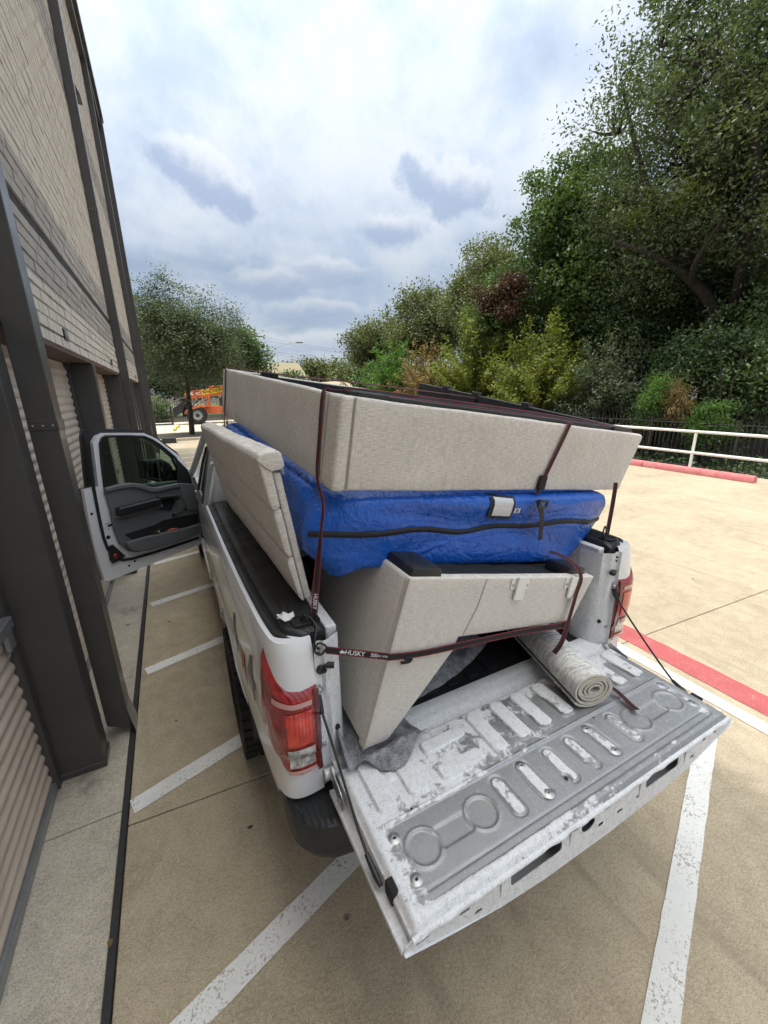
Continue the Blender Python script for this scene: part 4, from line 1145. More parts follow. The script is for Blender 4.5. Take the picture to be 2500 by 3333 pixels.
# black seal round the glass and along the shell
G().tube([D3(a, b, .004) for a, b in hole[:11]], .013, 6).obj('glass_seal', M_BLACKPL, dr, smooth=60)
dprism('mirror_sail', [(.165, 1.53), (.20, 1.25), (.02, 1.20), (.022, 1.29), (.05, 1.385)], .001, .02, M_BLACKPL, .006)
ws = [(1.04, 1.87), (1.035, 1.6), (1.052, 1.384), (1.062, 1.1), (1.064, .9), (1.05, .78), (1.01, .68), (.94, .615), (.84, .592), (.6, .572), (.3, .56), (.04, .552)]
G().tube([D3(a, b, .006) for a, b in ws], .014, 8).obj('weatherstrip', M_RUBBER, dr, smooth=60)
dprism('corner_guard', [(1.05, .80), (1.0, .806), (.955, .73), (.905, .645), (.96, .625), (1.04, .615), (1.058, .66)], .004, .02, M_BLACKPL, .005)
G().lathe([(0, .006), (.02, .005), (.024, 0)], 16, lambda a, b, h: D3(1.0+a, .683+b, .021+h)).obj('door_reflector', M_LENS, dr, smooth=50)
trim = [(.975, 1.37), (.86, 1.378), (.728, 1.371), (.648, 1.347), (.58, 1.31), (.524, 1.281), (.467, 1.268), (.33, 1.266), (.209, 1.262), (.024, 1.21), (.012, .612), (.25, .608), (.504, .620), (.70, .632), (.787, .645), (.874, .690), (.943, .79), (.968, .955), (.964, 1.15)]
tp = dprism('trim_panel', trim, .002, .034, M_TRIM, .012, 3)
dprism('sill_roll', [(.975, 1.37), (.86, 1.378), (.728, 1.371), (.648, 1.347), (.58, 1.31), (.524, 1.281), (.467, 1.268), (.33, 1.266), (.209, 1.262), (.212, 1.215), (.36, 1.22), (.47, 1.215), (.55, 1.235), (.65, 1.295), (.73, 1.325), (.86, 1.332), (.972, 1.325)], .030, .056, M_TRIM, .012, 3)
dprism('front_bolster', [(.212, 1.262), (.024, 1.212), (.014, .90), (.15, .93), (.20, 1.1)], .030, .050, M_TRIM, .012, 3)
dprism('armrest', rrect(.487, .925, 1.085, 1.168, .022), .03, .115, M_BLACKPL, .02, 3)
dprism('armrest_shelf', rrect(.45, .93, 1.05, 1.082, .012), .03, .072, M_TRIM, .008)
dprism('pull_cup', [(.487, 1.166), (.30, 1.14), (.28, 1.08), (.36, .985), (.46, 1.02)], .034, .045, M_HOLE)
dprism('pull_handle', [(.50, 1.182), (.26, 1.148), (.25, 1.09), (.30, 1.085), (.34, 1.125), (.495, 1.135)], .05, .10, M_BLACKPL, .014, 3)
G().tube([D3(.331, .93, .038), D3(.331, .93, .062), D3(.32, .932, .068), D3(.225, .966, .074)], [.02, .018, .012, .010], 10).obj('window_crank', M_BLACKPL, dr, smooth=50)
G().tube([D3(.222, .967, .07), D3(.222, .967, .115)], [.016, .014], 12).obj('crank_knob', M_BLACKPL, dr, smooth=50)
dprism('map_pocket_mouth', [(.885, .874), (.55, .878), (.46, .90), (.03, .86), (.03, .74), (.20, .738), (.30, .75), (.493, .772), (.70, .79), (.82, .796)], .033, .0365, M_HOLE)
dprism('map_pocket', [(.905, .80), (.82, .80), (.70, .795), (.493, .776), (.30, .755), (.20, .742), (.03, .742), (.03, .62), (.25, .618), (.504, .63), (.70, .642), (.787, .66), (.862, .70), (.90, .76)], .03, .085, M_TRIM, .016, 3)
for k in range(6):
    dprism('flange_rib', [(.14+.16*k, .475), (.15+.16*k, .475), (.18+.16*k, .53), (.17+.16*k, .53)], .0, .005, M_PAINT)
for a, b, r in ((.82, .555, .012), (.885, .53, .012), (1.115, 1.15, .013), (1.01, 1.02, .006), (.992, 1.02, .006), (1.02, .885, .02), (1.0, .965, .006)):
    G().lathe([(0, .0), (r, .0)], 12, lambda x, y, h: D3(a+x, b+y, .0015)).obj('shell_hole', M_HOLE, dr)
dprism('latch_slot', [(1.0, .985), (.94, .99), (.94, 1.01), (1.005, 1.005)], .001, .003, M_HOLE)
G().tube([D3(.945, 1.395, .02), D3(.945, 1.375, .02)], .006, 8).obj('lock_knob', M_BLACKPL, dr, smooth=50)
# the exterior mirror stands outside the glass
dprism('mirror_housing', [(.405, 1.53), (.38, 1.53), (.19, 1.515), (.10, 1.455), (.07, 1.40), (.07, 1.235), (.17, 1.228), (.417, 1.325)], -.33, -.20, M_BLACKPL, .025, 3)
dprism('mirror_glass', [(.372, 1.505), (.195, 1.492), (.213, 1.278), (.396, 1.342)], -.202, -.195, M_MIRROR, .003)
dprism('mirror_arm', [(.10, 1.38), (.02, 1.36), (.02, 1.22), (.10, 1.25)], -.28, -.08, M_BLACKPL, .02)
G().tube([D3(-.01, 1.1, -.04), tuple(DH+Vector((.06, .02, 1.1)))], .02, 8).obj('door_hinge', M_PAINT, dr, smooth=50)
G().tube([D3(-.01, .65, -.04), tuple(DH+Vector((.06, .02, .65)))], .02, 8).obj('door_hinge', M_PAINT, dr, smooth=50)
# things left in the pocket
wrench = thing('work_glove', tuple(D3(.56, .79, .06)), 'black work glove with a yellow patch tucked in the door pocket', 'glove')
G().tube([D3(.62, .785, .055), D3(.57, .80, .06), D3(.53, .815, .06)], [.012, .024, .018], 8).obj('glove_body', M_RUBBER, wrench, smooth=60)
G().tube([D3(.57, .803, .08), D3(.55, .808, .082)], [.008, .008], 6).obj('glove_patch', M_BANNER, wrench, smooth=60)
tag(G().tube([D3(.45, .775, .06), D3(.40, .78, .06), D3(.33, .765, .06)], [.010, .013, .010], 8).obj('screwdriver_handle', M_ORANGE, smooth=60), 'small orange-handled tool lying in the door pocket', 'tool')

# ------------------------------------------------------------------ the load
def soft_box(dims, n, rad, wob, seed, bulge=0.0):
    """rounded, slightly uneven upholstered box; dims (a,b,c), local origin at a corner"""
    a, b, c = dims
    bm = bmesh.new()
    bmesh.ops.create_cube(bm, size=1.0)
    for v in bm.verts: v.co = Vector(((v.co.x+.5)*a, (v.co.y+.5)*b, (v.co.z+.5)*c))
    bmesh.ops.bevel(bm, geom=list(bm.edges), offset=rad, segments=4, affect='EDGES', profile=0.5)
    for axis, L in ((0, a), (1, b), (2, c)):
        k = max(1, int(L/n))
        for i in range(1, k):
            co = [0, 0, 0]; no = [0, 0, 0]; co[axis] = L*i/k; no[axis] = 1
            bmesh.ops.bisect_plane(bm, geom=list(bm.verts)+list(bm.edges)+list(bm.faces), plane_co=co, plane_no=no)
    bm.normal_update()
    P = np.array([v.co[:] for v in bm.verts]); N = np.array([v.normal[:] for v in bm.verts])
    d = wob*(fbm(P[:, 0]*9+P[:, 2]*5, P[:, 1]*9+P[:, 2]*7, seed)+.5*fbm(P[:, 0]*31, P[:, 1]*29+P[:, 2]*33, seed+1))
    if bulge:
        u = np.clip(P/np.array(dims), 0, 1); e = 1
        for ax in range(3): e = e*(1-np.abs(N[:, ax])*0)*1
        w4 = (16*u[:, 0]*(1-u[:, 0])*u[:, 2]*(1-u[:, 2]))
        d = d+bulge*w4*np.abs(N[:, 1])
    P = P+N*d[:, None]
    for v, p in zip(bm.verts, P): v.co = p
    me = bpy.data.meshes.new('soft'); bm.to_mesh(me); bm.free()
    me.polygons.foreach_set('use_smooth', [True]*len(me.polygons)); me.update()
    return me
def soft(name, dims, M, mat, parent, n=.06, rad=.012, wob=.0015, seed=0, bulge=0.0):
    me = soft_box(dims, n, rad, wob, seed, bulge); me.name = name; me.materials.append(mat)
    return put_obj(name, me, parent, M)
def T3(M, *p): return tuple(M @ Vector(p))
def prism_local(name, poly, d0, d1, M, mat, parent, bevel=.012, seg=3, axis='y', wob=0.0, seed=0):
    """outline in local (x, z), depth along local y; wob makes the padding uneven"""
    g = G(); g.prism(poly, d0, d1, (lambda a, b, d: (a, d, b)) if axis == 'y' else (lambda a, b, d: (d, a, b)))
    me = g.mesh(name, None, bevel, seg, 30, False, True)
    if wob:
        bm = bmesh.new(); bm.from_mesh(me)
        P = np.array([v.co[:] for v in bm.verts]); lo, hi = P.min(0), P.max(0)
        for ax in range(3):
            k = int((hi[ax]-lo[ax])/.045)
            for i in range(1, k):
                co = [0, 0, 0]; no = [0, 0, 0]; co[ax] = lo[ax]+(hi[ax]-lo[ax])*i/k; no[ax] = 1
                bmesh.ops.bisect_plane(bm, geom=list(bm.verts)+list(bm.edges)+list(bm.faces), plane_co=co, plane_no=no)
        P = np.array([v.co[:] for v in bm.verts])
        for ax in range(3):
            q, r_ = P[:, (ax+1) % 3], P[:, (ax+2) % 3]
            D = wob*(fbm(q*7+P[:, ax]*3, r_*7, seed+ax)+.45*fbm(q*24, r_*26+P[:, ax]*20, seed+5+ax))
            for v, d in zip(bm.verts, D): v.co[ax] += d
        bm.to_mesh(me); bm.free()
    me.polygons.foreach_set('use_smooth', [True]*len(me.polygons)); me.set_sharp_from_angle(angle=R(40))
    me.materials.append(mat)
    return put_obj(name, me, parent, M)

# --- bed section standing on the tailgate hinge, rolled over to the right
a13 = R(13.2)
EX = Vector((math.cos(a13), 0, -math.sin(a13))); EZ = Vector((math.sin(a13), 0, math.cos(a13))); EY = Vector((0.0, 1, 0))
MB = frame((-.666, -.052, .958), EX, EY, EZ)
fb = thing('bed_base_section', (-.45, .2, .93), 'grey linen bed base section tipped on end in the truck bed, black underside up', 'bed base')
face = [(0.0, 0.0), (.100, .022), (.118, .050), (.318, .368), (.328, .424), (.985, .452), (1.062, .672), (.046, .668)]
prism_local('end_panel', face, 0.0, .045, MB, M_LINEN_L, fb, .008, 3, wob=.0022, seed=2)
side = [(0.002, .012), (.80, .04), (.80, .668), (.002, .668)]
g = G(); g.prism(side, 0.0, .05, lambda a, b, d: (d+.046*b/.668-.002, a+.02, b)); me = g.mesh('side_panel', None, .014, 3, 30, False, True)
me.polygons.foreach_set('use_smooth', [True]*len(me.polygons)); me.set_sharp_from_angle(angle=R(35)); me.materials.append(M_LINEN_L); put_obj('side_panel', me, fb, MB)
g = G(); g.prism([(.02, .46), (.78, .46), (.78, .668), (.02, .668)], .985, 1.03, lambda a, b, d: (d+.03*(b-.46)/.2, a, b)); g.obj('far_side_panel', M_LINEN_L, fb, M=MB, bevel=.01, recalc=True)
G().tube([(0.001, -.001, .005), (.023, -.001, .33), (.046, -.001, .666)], .0035, 6).obj('corner_piping', M_PIPING, fb, M=MB, smooth=60)
G().tube([(.40, -.0015, .665), (.385, -.0018, .55), (.345, -.0015, .432)], .0022, 6).obj('panel_seam', M_PIPING, fb, M=MB, smooth=60)
A = []
for x in np.linspace(.07, 1.03, 30):
    A.append([(x, y, .655-.010*math.sin(math.pi*(x-.07)/.96)*math.sin(math.pi*y/.8)+.002*math.sin(x*30+y*20)) for y in np.linspace(.035, .80, 20)])
G().grid(np.array(A), flip=True).obj('dust_cloth', M_DUST, fb, M=MB, smooth=50)
def corner_foot(x0, x1, y0, y1, name='corner_foot'):
    f = prism_local(name, [(x0, .650), (x1, .650), (x1-.008, .700), (x0+.008, .700)], y0, y1, MB, M_BLACKPL, fb, .008, 2)
    for k in range(3):
        xx, yy_ = x0+.04+(x1-x0-.08)*k/2, y0+.03+(.5*(y1-y0))*(1 if k == 1 else .3)
        G().lathe([(0, .0), (.008, .0)], 12, lambda a, b, h: (xx+a, yy_+b, .7008)).obj('screw_hole', M_HOLE, f, M=MB)
corner_foot(.055, .195, .012, .20); corner_foot(.91, 1.035, .03, .16)
def clip(x0):
    c = G().box(x0-.052, x0+.052, -.004, -.0005, .618, .668).obj('clip_bracket', M_ZINC, fb, M=MB, bevel=.0015, seg=1)
    G().box(x0-.026, x0+.026, -.014, -.004, .575, .674, None).obj('clip_tongue', M_ZINC, c, M=MB, bevel=.002, seg=1)
    for dx in (-.04, .04):
        G().lathe([(0, -.004), (.004, -.004), (.0065, -.001)], 12, lambda a, b, h: (x0+dx+a, -.004+h*.8, .638+b)).obj('clip_screw', M_STEEL, c, M=MB, smooth=40)
clip(.585); clip(.915)
G().add([(.135-.03, -.0012, .40), (.152-.03, -.0012, .415), (.150-.03, -.0012, .37)], [(0, 1, 2), (2, 1, 0)])

# --- blue mattress bag
a7 = R(7.5); p5 = R(4.6)
BX = Vector((math.cos(a7), 0, -math.sin(a7))); BY = Vector((0, math.cos(p5), math.sin(p5))); BY = (BY-BX*BY.dot(BX)).normalized(); BZ = BX.cross(BY)
MM = frame((-.785, .165, 1.592), BX, BY, BZ)      # rear-left-bottom corner
W_, L_, T_ = 1.66, 1.85, .295
def bag():
    nu_, nv_ = 150, 46
    # closed loop section in (x,z), swept along y, ends capped by shrinking sections
    th = np.linspace(0, 2*math.pi, nu_, endpoint=False)
    def sec(sc):
        c, s_ = np.cos(th), np.sin(th)
        ex = 2/14.0
        x = W_/2+np.sign(c)*np.abs(c)**ex*W_/2*sc; z = T_/2+np.sign(s_)*np.abs(s_)**(2/9.0)*T_/2*sc
        return x, z
    ysec = [(0.0, .05), (-.012, .35), (-.02, .60), (-.022, .78), (-.016, .88), (.0, .95), (.025, .985), (.06, 1.0)]+[(y, 1.0) for y in np.linspace(.12, L_-.1, nv_)]+[(L_-.03, .97), (L_, .8), (L_, .3), (L_, .02)]
    rows = []
    for y, sc in ysec:
        x, z = sec(sc)
        rows.append(np.stack([x, np.full_like(x, y), z], -1))
    A = np.array(rows)
    x, y, z = A[..., 0], A[..., 1], A[..., 2]
    wr = fbm(x*10+z*8, y*9-z*13, 3)*.6+fbm(x*27, z*31+y*26, 8)*.22
    end = smoothstep(.25, -.02, y)
    # loose skin: long diagonal folds over the rear face, a hanging hem below
    fold = np.sin(x*9+z*22+1.5*np.sin(x*4))*smoothstep(.02, .12, z)*smoothstep(.30, .2, z)
    A[..., 1] -= end*(.014*wr+.009*fold)
    A[..., 2] += .008*wr*(1-.5*end)
    A[..., 2] -= (.038*smoothstep(.26, .06, x)*smoothstep(.0, .05, x)+.022*np.sin(np.clip(x/W_, 0, 1)*math.pi*3.2+.4)*smoothstep(.2, .5, x)+.045*smoothstep(.3, 1.4, x))*smoothstep(.16, 0, z)*smoothstep(.6, .0, y)
    A[..., 0] += .09*smoothstep(.25, 0, x)*smoothstep(.10, 0, z)*end
    A[..., 0] += .11*smoothstep(.35, 0, x)*smoothstep(.17, .295, z)*end          # top corner pulled in under the bed
    A[..., 0] -= .010*wr*smoothstep(.2, 0, x)
    A[..., 1] += .03*smoothstep(1.4, 1.6, x)*end
    A[..., 0] -= .085*smoothstep(.15, 0, z)*smoothstep(1.35, 1.6, x)
    A[..., 0] += (.035*smoothstep(.03, .14, y)*smoothstep(1.0, .4, y)-.045*smoothstep(.7, 1.7, y))*smoothstep(.5, 0, x)
    g = G(); n = A.shape[1]
    g.v = A.reshape(-1, 3).tolist()
    for i in range(A.shape[0]-1):
        for j in range(n):
            g.f.append((i*n+j, (i+1)*n+j, (i+1)*n+(j+1) % n, i*n+(j+1) % n))
    g.f.append(tuple(range(n))); g.f.append(tuple((A.shape[0]-1)*n+j for j in range(n))[::-1])
    return g
mb = thing('mattress_bag', (0, .9, 1.6), 'blue woven zip-up mattress bag strapped on the truck bed', 'mattress bag')
shell_o = bag().obj('bag_shell', M_TARP, mb, M=MM, smooth=80, recalc=True)
# zip across the rear: tape, teeth cord and piped stitching that follow the wrinkled face
from mathutils.bvhtree import BVHTree
bv = BVHTree.FromPolygons([tuple(v.co) for v in shell_o.data.vertices], [tuple(p.vertices) for p in shell_o.data.polygons])
def on_bag(x, z, off=.002):
    h = bv.ray_cast(Vector((x, -1, z)), Vector((0, 1, 0)))
    p = h[0] if h[0] is not None else Vector((x, 0, z))
    return (p.x, p.y-off, p.z)
zl_x = np.linspace(.02, 1.63, 70)
def zz(x): return .152+.012*math.sin(x*6)+.007*math.sin(x*15+1)-.012*smoothstep(.35, 0, x)
tape = []
for x in zl_x:
    z = zz(x); q0 = np.array(on_bag(x, z, .004))
    tape.append([tuple(q0+np.array((0, .001, -.0115))), tuple(q0+np.array((0, -.002, -.007))), tuple(q0+np.array((0, -.004, 0))), tuple(q0+np.array((0, -.002, .007))), tuple(q0+np.array((0, .001, .0115)))])
zo = G().grid(np.array(tape)).obj('zip', M_ZIP, mb, M=MM, smooth=60)
for dz in (-.032, .032):
    G().tube([on_bag(x, zz(x)+dz, .001) for x in zl_x[2:]], .0018, 5).obj('stitch_line', M_TARP, zo, M=MM, smooth=60)
# document pouch, care tag, handle strap with its buckle
def patch_bag(name, x0, x1, z0, z1, off, mat, nx_=8, nz_=8, tilt=0.0):
    A = []
    for i in range(nx_+1):
        A.append([on_bag(x0+(x1-x0)*i/nx_, z0+(z1-z0)*k/nz_+tilt*(i/nx_-.5), off) for k in range(nz_+1)])
    A = np.array(A); A[..., 1] = A[..., 1].min()*.35+A[..., 1]*.65-.001
    return G().grid(A).obj(name, mat, mb, M=MM, smooth=60)
pc = patch_bag('pouch_border', .787, .925, .192, .292, .004, M_ZIP, tilt=-.006)
patch_bag('pouch_window', .806, .912, .206, .286, .0065, M_POUCH, tilt=-.006)
patch_bag('care_tag', .93, .965, .218, .240, .004, M_PRINT, 3, 3)
patch_bag('care_tag_print', .94, .955, .222, .236, .0055, M_EMBLEM, 2, 2)
g = G()
hs = [(1.035, -.045, .285), (1.05, -.062, .24), (1.07, -.066, .19), (1.088, -.06, .14), (1.10, -.055, .095)]
def ribbon(pts, wd, n=(0, -1, 0), th=.002, wdir=None):
    """flat strap along pts; n: face normal hint"""
    P = [Vector(p) for p in pts]; A0, A1 = [], []
    for i, p in enumerate(P):
        t = (P[min(i+1, len(P)-1)]-P[max(i-1, 0)]).normalized()
        nn = Vector(n[i]) if isinstance(n, list) else Vector(n)
        b = t.cross(nn).normalized(); nn = b.cross(t).normalized()
        A0.append([p-b*wd/2+nn*th/2, p+b*wd/2+nn*th/2]); A1.append([p-b*wd/2-nn*th/2, p+b*wd/2-nn*th/2])
    g = G(); m_ = len(P)
    for i in range(m_): g.v += [tuple(A0[i][0]), tuple(A0[i][1]), tuple(A1[i][1]), tuple(A1[i][0])]
    for i in range(m_-1):
        for k in range(4): g.f.append((4*i+k, 4*i+(k+1) % 4, 4*(i+1)+(k+1) % 4, 4*(i+1)+k))
    g.f += [(0, 1, 2, 3), tuple(4*(m_-1)+k for k in (3, 2, 1, 0))]
    return g
def curve(pts, k=6):
    """Catmull-Rom through pts"""
    P = [np.array(p, float) for p in pts]; P = [2*P[0]-P[1]]+P+[2*P[-1]-P[-2]]; out = []
    for i in range(1, len(P)-2):
        for j in range(k):
            t = j/k; a, b, c, d = P[i-1:i+3]
            out.append(tuple(.5*((2*b)+(-a+c)*t+(2*a-5*b+4*c-d)*t*t+(-a+3*b-3*c+d)*t**3)))
    out.append(tuple(P[-2])); return out
ribbon(curve(hs), .024).obj('handle_strap', M_ZIP, mb, M=MM, smooth=40)
G().plate(rrect(1.025, 1.085, .250, .290, .008), [rrect(1.037, 1.073, .260, .280, .004)], lambda a, b: (a, -.068+(.29-b)*.1, b), .008, (0, 1, 0)).obj('strap_buckle', M_BLACKPL, mb, M=MM)

# --- upper bed frame: open box of upholstered rails on the mattress
FX = Vector((.9895, .0546, -.1338)).normalized(); FY = Vector((-.0523, .9986, .091)); FY = (FY-FX*FY.dot(FX)).normalized(); FZ = FX.cross(FY)
MF = frame((-.669, .10, 1.893), FX, FY, FZ)
WF, LF, HF = 1.735, 2.05, .308
fr = thing('platform_bed', (0, 1.1, 1.95), 'upholstered grey linen bed frame lying upside down on the blue mattress bag', 'bed')
rear = [(0.0, 0.0), (WF-.055, 0.0), (WF+.012, .290), (WF-.005, .303), (.035, HF), (0.0, HF)]
prism_local('rear_rail', rear, 0.0, .045, MF, M_LINEN, fr, .012, 3, wob=.0026, seed=4)
soft('left_rail', (.045, LF-.52, HF), MF @ Matrix.Translation((-.003, .050, 0)), M_LINEN, fr, .07, .012, .003, 3)
soft('left_rail_extension', (.044, .465, HF), MF @ Matrix.Translation((-.003, LF-.465, 0)), M_LINEN, fr, .07, .010, .003, 5)
soft('right_rail', (.045, LF-.05, .30), MF @ Matrix.Translation((WF-.04, .050, -.003)), M_LINEN, fr, .1, .012, .0015, 6)
soft('front_rail', (WF-.1, .045, HF), MF @ Matrix.Translation((.045, LF-.045, 0)), M_LINEN, fr, .1, .012, .0015, 7)
soft('corner_post', (.052, .10, HF+.002), MF @ Matrix.Translation((-.010, -.004, -.001)), M_LINEN, fr, .05, .014, .0012, 9)
G().tube([(.046, -.0045, .006), (.043, -.005, .15), (.041, -.004, HF-.002)], .0038, 6).obj('rear_piping', M_PIPING, fr, M=MF, smooth=60)
G().tube([(-.0105, .092, .004), (-.011, .093, .15), (-.0105, .092, HF-.002)], .003, 6).obj('side_piping', M_PIPING, fr, M=MF, smooth=60)
# black inner ledgers, hinges and brackets
def inner(name, x0, x1, y0, y1, z0, z1, bev=.004): return G().box(x0, x1, y0, y1, z0, z1).obj(name, M_BLACKPL, fr, M=MF, bevel=bev, seg=1)
inner('ledger', .046, .075, .05, LF-.05, .16, .300); g = G(); g.prism([(.05, .08), (LF-.05, .10), (LF-.05, .425), (.05, .325)], WF-.078, WF-.043, lambda a, b, d: (d, a, b)); g.obj('ledger', M_BLACKPL, fr, M=MF, bevel=.004, seg=1, recalc=True)
inner('ledger', .08, WF-.08, .048, .078, .18, .322); inner('ledger', .08, WF-.08, LF-.08, LF-.05, .16, .30)
inner('centre_beam', WF/2-.03, WF/2+.03, .08, LF-.08, .12, .19)
for y in np.linspace(.25, LF-.25, 9): inner('slat', .076, WF-.076, y-.03, y+.03, .192, .207, .003)
for x, y in ((.30, LF-.09), (.12, .06), (WF-.15, .065)): inner('hinge_bracket', x-.06, x+.06, y-.03, y+.03, .285, .325)
for y in (.75, 1.25, 1.62): inner('rail_bracket', WF-.085, WF-.035, y-.03, y+.03, .22, .345+.05*y)

# --- headboard leaning on the left bed rail
hb0 = Vector((-.795, .215, 1.457)); hb1 = Vector((-.848, 1.835, 1.457))
HY = (hb1-hb0).normalized(); HZ = Vector((-.082, .0, .555)); HZ = (HZ-HY*HZ.dot(HY)).normalized(); HX = HY.cross(HZ)
MH = frame(hb0, HX, HY, HZ) @ Matrix.Diagonal((1, 1, 1.035, 1))
hbt = thing('headboard', (-.82, 1.1, 1.46), 'grey linen headboard with three horizontal channels leaning on the left bed rail', 'headboard')
HLen = 1.62
prism_local('back_slab', [(.034, 0.0), (.060, 0.0), (.060, .475), (.034, .48)], .006, HLen-.01, MH, M_LINEN, hbt, .007, 3, wob=.002, seed=9)
for k, (z0, z1, t0, t1, b0) in enumerate(((0.0, .185, .006, .030, .020), (.180, .365, .0, .030, .012), (.360, .545, -.006, .030, .004))):
    pr = [(b0+.004, z0+.003), (t1, z0+.004), (t1, z1-.006), (t0+.008, z1-.003), (t0, z1-.022), (b0-.006, z0+.024)]
    if k == 2: pr = [(b0, z0), (t1, z0+.004), (t1, .488), (.070, .486), (.077, .50), (.076, .54), (.064, .549), (.004, .549), (-.008, .534), (b0-.006, z0+.02)]
    prism_local('channel_cushion', pr, -.004*k, HLen+.004*k, MH, M_LINEN, hbt, .013, 3, wob=.003, seed=11+k)
G().tube([(-.008, -.010, .535), (.012, -.012, .508), (.03, -.010, .49)], .003, 6).obj('corner_piping', M_PIPING, hbt, M=MH, smooth=60)
G().box(.0755, .0775, .03, .07, .46, .476).obj('care_tag', M_PRINT, hbt, M=MH)

# --- grey moving blanket: under the standing section and crumpled behind it
bk = thing('moving_blanket', (-.5, .1, .9), 'speckled grey felt moving blanket padded under the tipped bed base section', 'blanket')
A = []
for u in np.linspace(0, 1, 46):
    x = -.735+.30*u
    row = []
    for v in np.linspace(0, 1, 40):
        y = .55-.665*v+.035*math.sin(u*7+1)*smoothstep(.7, 1, v)
        lift = .30*smoothstep(.16, 0, u)**1.5*(1-.85*v)
        z = .924+lift+.012*math.sin(u*13+v*5)*smoothstep(.0, .4, v)+.014*math.sin(v*17+u*4)+.02*smoothstep(.93, 1, v)*0
        if y < -.03: z = max(z-.004, .926+.008*math.sin(u*9+2))+.045*math.exp(-((y+.085)/.022)**2)*smoothstep(.0, .25, u)
        row.append((x+.05*(v-.5)*u, y-.10*u*smoothstep(.6, 1, v)*0, z))
    A.append(row)
def thick(A, th):
    A = np.array(A); B = A.copy(); B[..., 2] -= th
    nu_, nv_ = A.shape[:2]
    g = G(); g.grid(A); n = nu_*nv_; g.grid(B, flip=True)
    idx = [i*nv_ for i in range(nu_)]; 
    def wallf(seq):
        for a, b in zip(seq[:-1], seq[1:]): g.f.append((a, b, b+n, a+n))
    wallf([i*nv_ for i in range(nu_)]); wallf([i*nv_+nv_-1 for i in range(nu_)][::-1]); wallf(list(range(nv_))[::-1]); wallf([(nu_-1)*nv_+j for j in range(nv_)])
    return g
thick(A, .007).obj('blanket_fold', M_FELT, bk, smooth=70, recalc=True)
A = []
for u in np.linspace(0, 1, 60):
    ang = u*1.0; row = []
    for v in np.linspace(0, 1, 30):
        x = -.40+.62*u; y = .13+.50*v+.17*u*u
        env = math.sin(math.pi*min(1, max(0, u)))**.5*math.sin(math.pi*v)**.7
        z = .905+env*(.16-.07*u+.05*math.sin(u*15+v*5)+.03*math.sin(v*14-u*6))
        row.append((x, y, z))
    A.append(row)
thick(A, .008).obj('crumpled_part', M_FELT, bk, smooth=70, recalc=True)

# --- rolled rug
rg = thing('rolled_rug', (.33, -.1, .905), 'rolled cream and grey patterned rug lying on the tailgate', 'rug')
r0 = Vector((.292, -.268, .998)); r1 = Vector((.47, .42, 1.005)); RY = (r1-r0).normalized(); RX = RY.cross(Vector((0, 0, 1))).normalized(); RZ = RX.cross(RY)
MR = frame(r0, RX, RZ, RY)         # local z runs along the roll
LR = (r1-r0).length+.25
def spiral(t):                      # t in turns, oval and loose in the middle
    a = -2*math.pi*t+1.0
    r = (.012+.0135*t)*(1+.035*math.sin(2*a+.8*t)+.02*math.sin(3*a+1.7*t))
    return (r*1.14*math.cos(a)+.003*math.sin(t*2.1), r*.90*math.sin(a)-.004*math.cos(t*1.3))
turns = np.linspace(0.25, 5.55, 240)
pts = [spiral(t) for t in turns]
def sheet(pts, th, z0, z1):
    g = G(); n = len(pts); P = np.array(pts)
    tn = np.gradient(P, axis=0); tn /= np.hypot(*tn.T)[:, None]; nm = np.stack([-tn[:, 1], tn[:, 0]], -1)
    a, b = P+nm*th/2, P-nm*th/2
    for z in (z0, z1):
        g.v += [(p[0], p[1], z) for p in a]+[(p[0], p[1], z) for p in b]
    m2 = 2*n
    for i in range(n-1):
        g.f += [(i, i+1, m2+i+1, m2+i), (n+i+1, n+i, m2+n+i, m2+n+i+1), (i, n+i, n+i+1, i+1), (m2+i, m2+i+1, m2+n+i+1, m2+n+i)]
    g.f += [(0, m2, m2+n, n), (n-1, 2*n-1, m2+2*n-1, m2+n-1)]
    return g
sheet(pts, .0095, .0, LR).obj('pile', M_CARPET, rg, M=MR, smooth=40, recalc=True)
sheet(pts, .0088, -.003, .001).obj('cut_edge', M_CARPETBACK, rg, M=MR, smooth=40, recalc=True)

# ---------------------------------------------------------------- tie-down straps
def strap(name, label, pts, n, wd=.023, mat=M_STRAP, k=5, edge=True, smooth_pts=True):
    P = curve(pts, k) if smooth_pts else pts
    N = n
    if isinstance(n, list) and smooth_pts:
        N = []
        for i in range(len(n)-1):
            for j in range(k): N.append(tuple(Vector(n[i]).lerp(Vector(n[i+1]), j/k)))
        N.append(tuple(n[-1]))
    o = thing(name, pts[0], label, 'strap', 'tie-down straps over the load')
    ribbon(P, wd, N, .0016).obj('webbing', mat, o, smooth=40)
    if edge:
        for sgn in (-1, 1):
            Q = []
            for i, p in enumerate(P):
                p = Vector(p); t = (Vector(P[min(i+1, len(P)-1)])-Vector(P[max(i-1, 0)])).normalized()
                nn = Vector(N[i]) if isinstance(N, list) else Vector(N)
                b = t.cross(nn).normalized(); Q.append(tuple(p+b*sgn*(wd/2-.0012)))
            ribbon(Q, .0034, N, .0022).obj('red_edge', M_STRAPRED, o, smooth=40)
    return o, P, N
def hook(parent, pts, r=.004): return G().tube(curve(pts, 5), r, 8).obj('hook', M_HOOK, parent, smooth=60)
def fpt(x, y, z): return T3(MF, x, y, z)
nF = tuple(-FY); nL = tuple(-FX); nT = tuple(FZ)
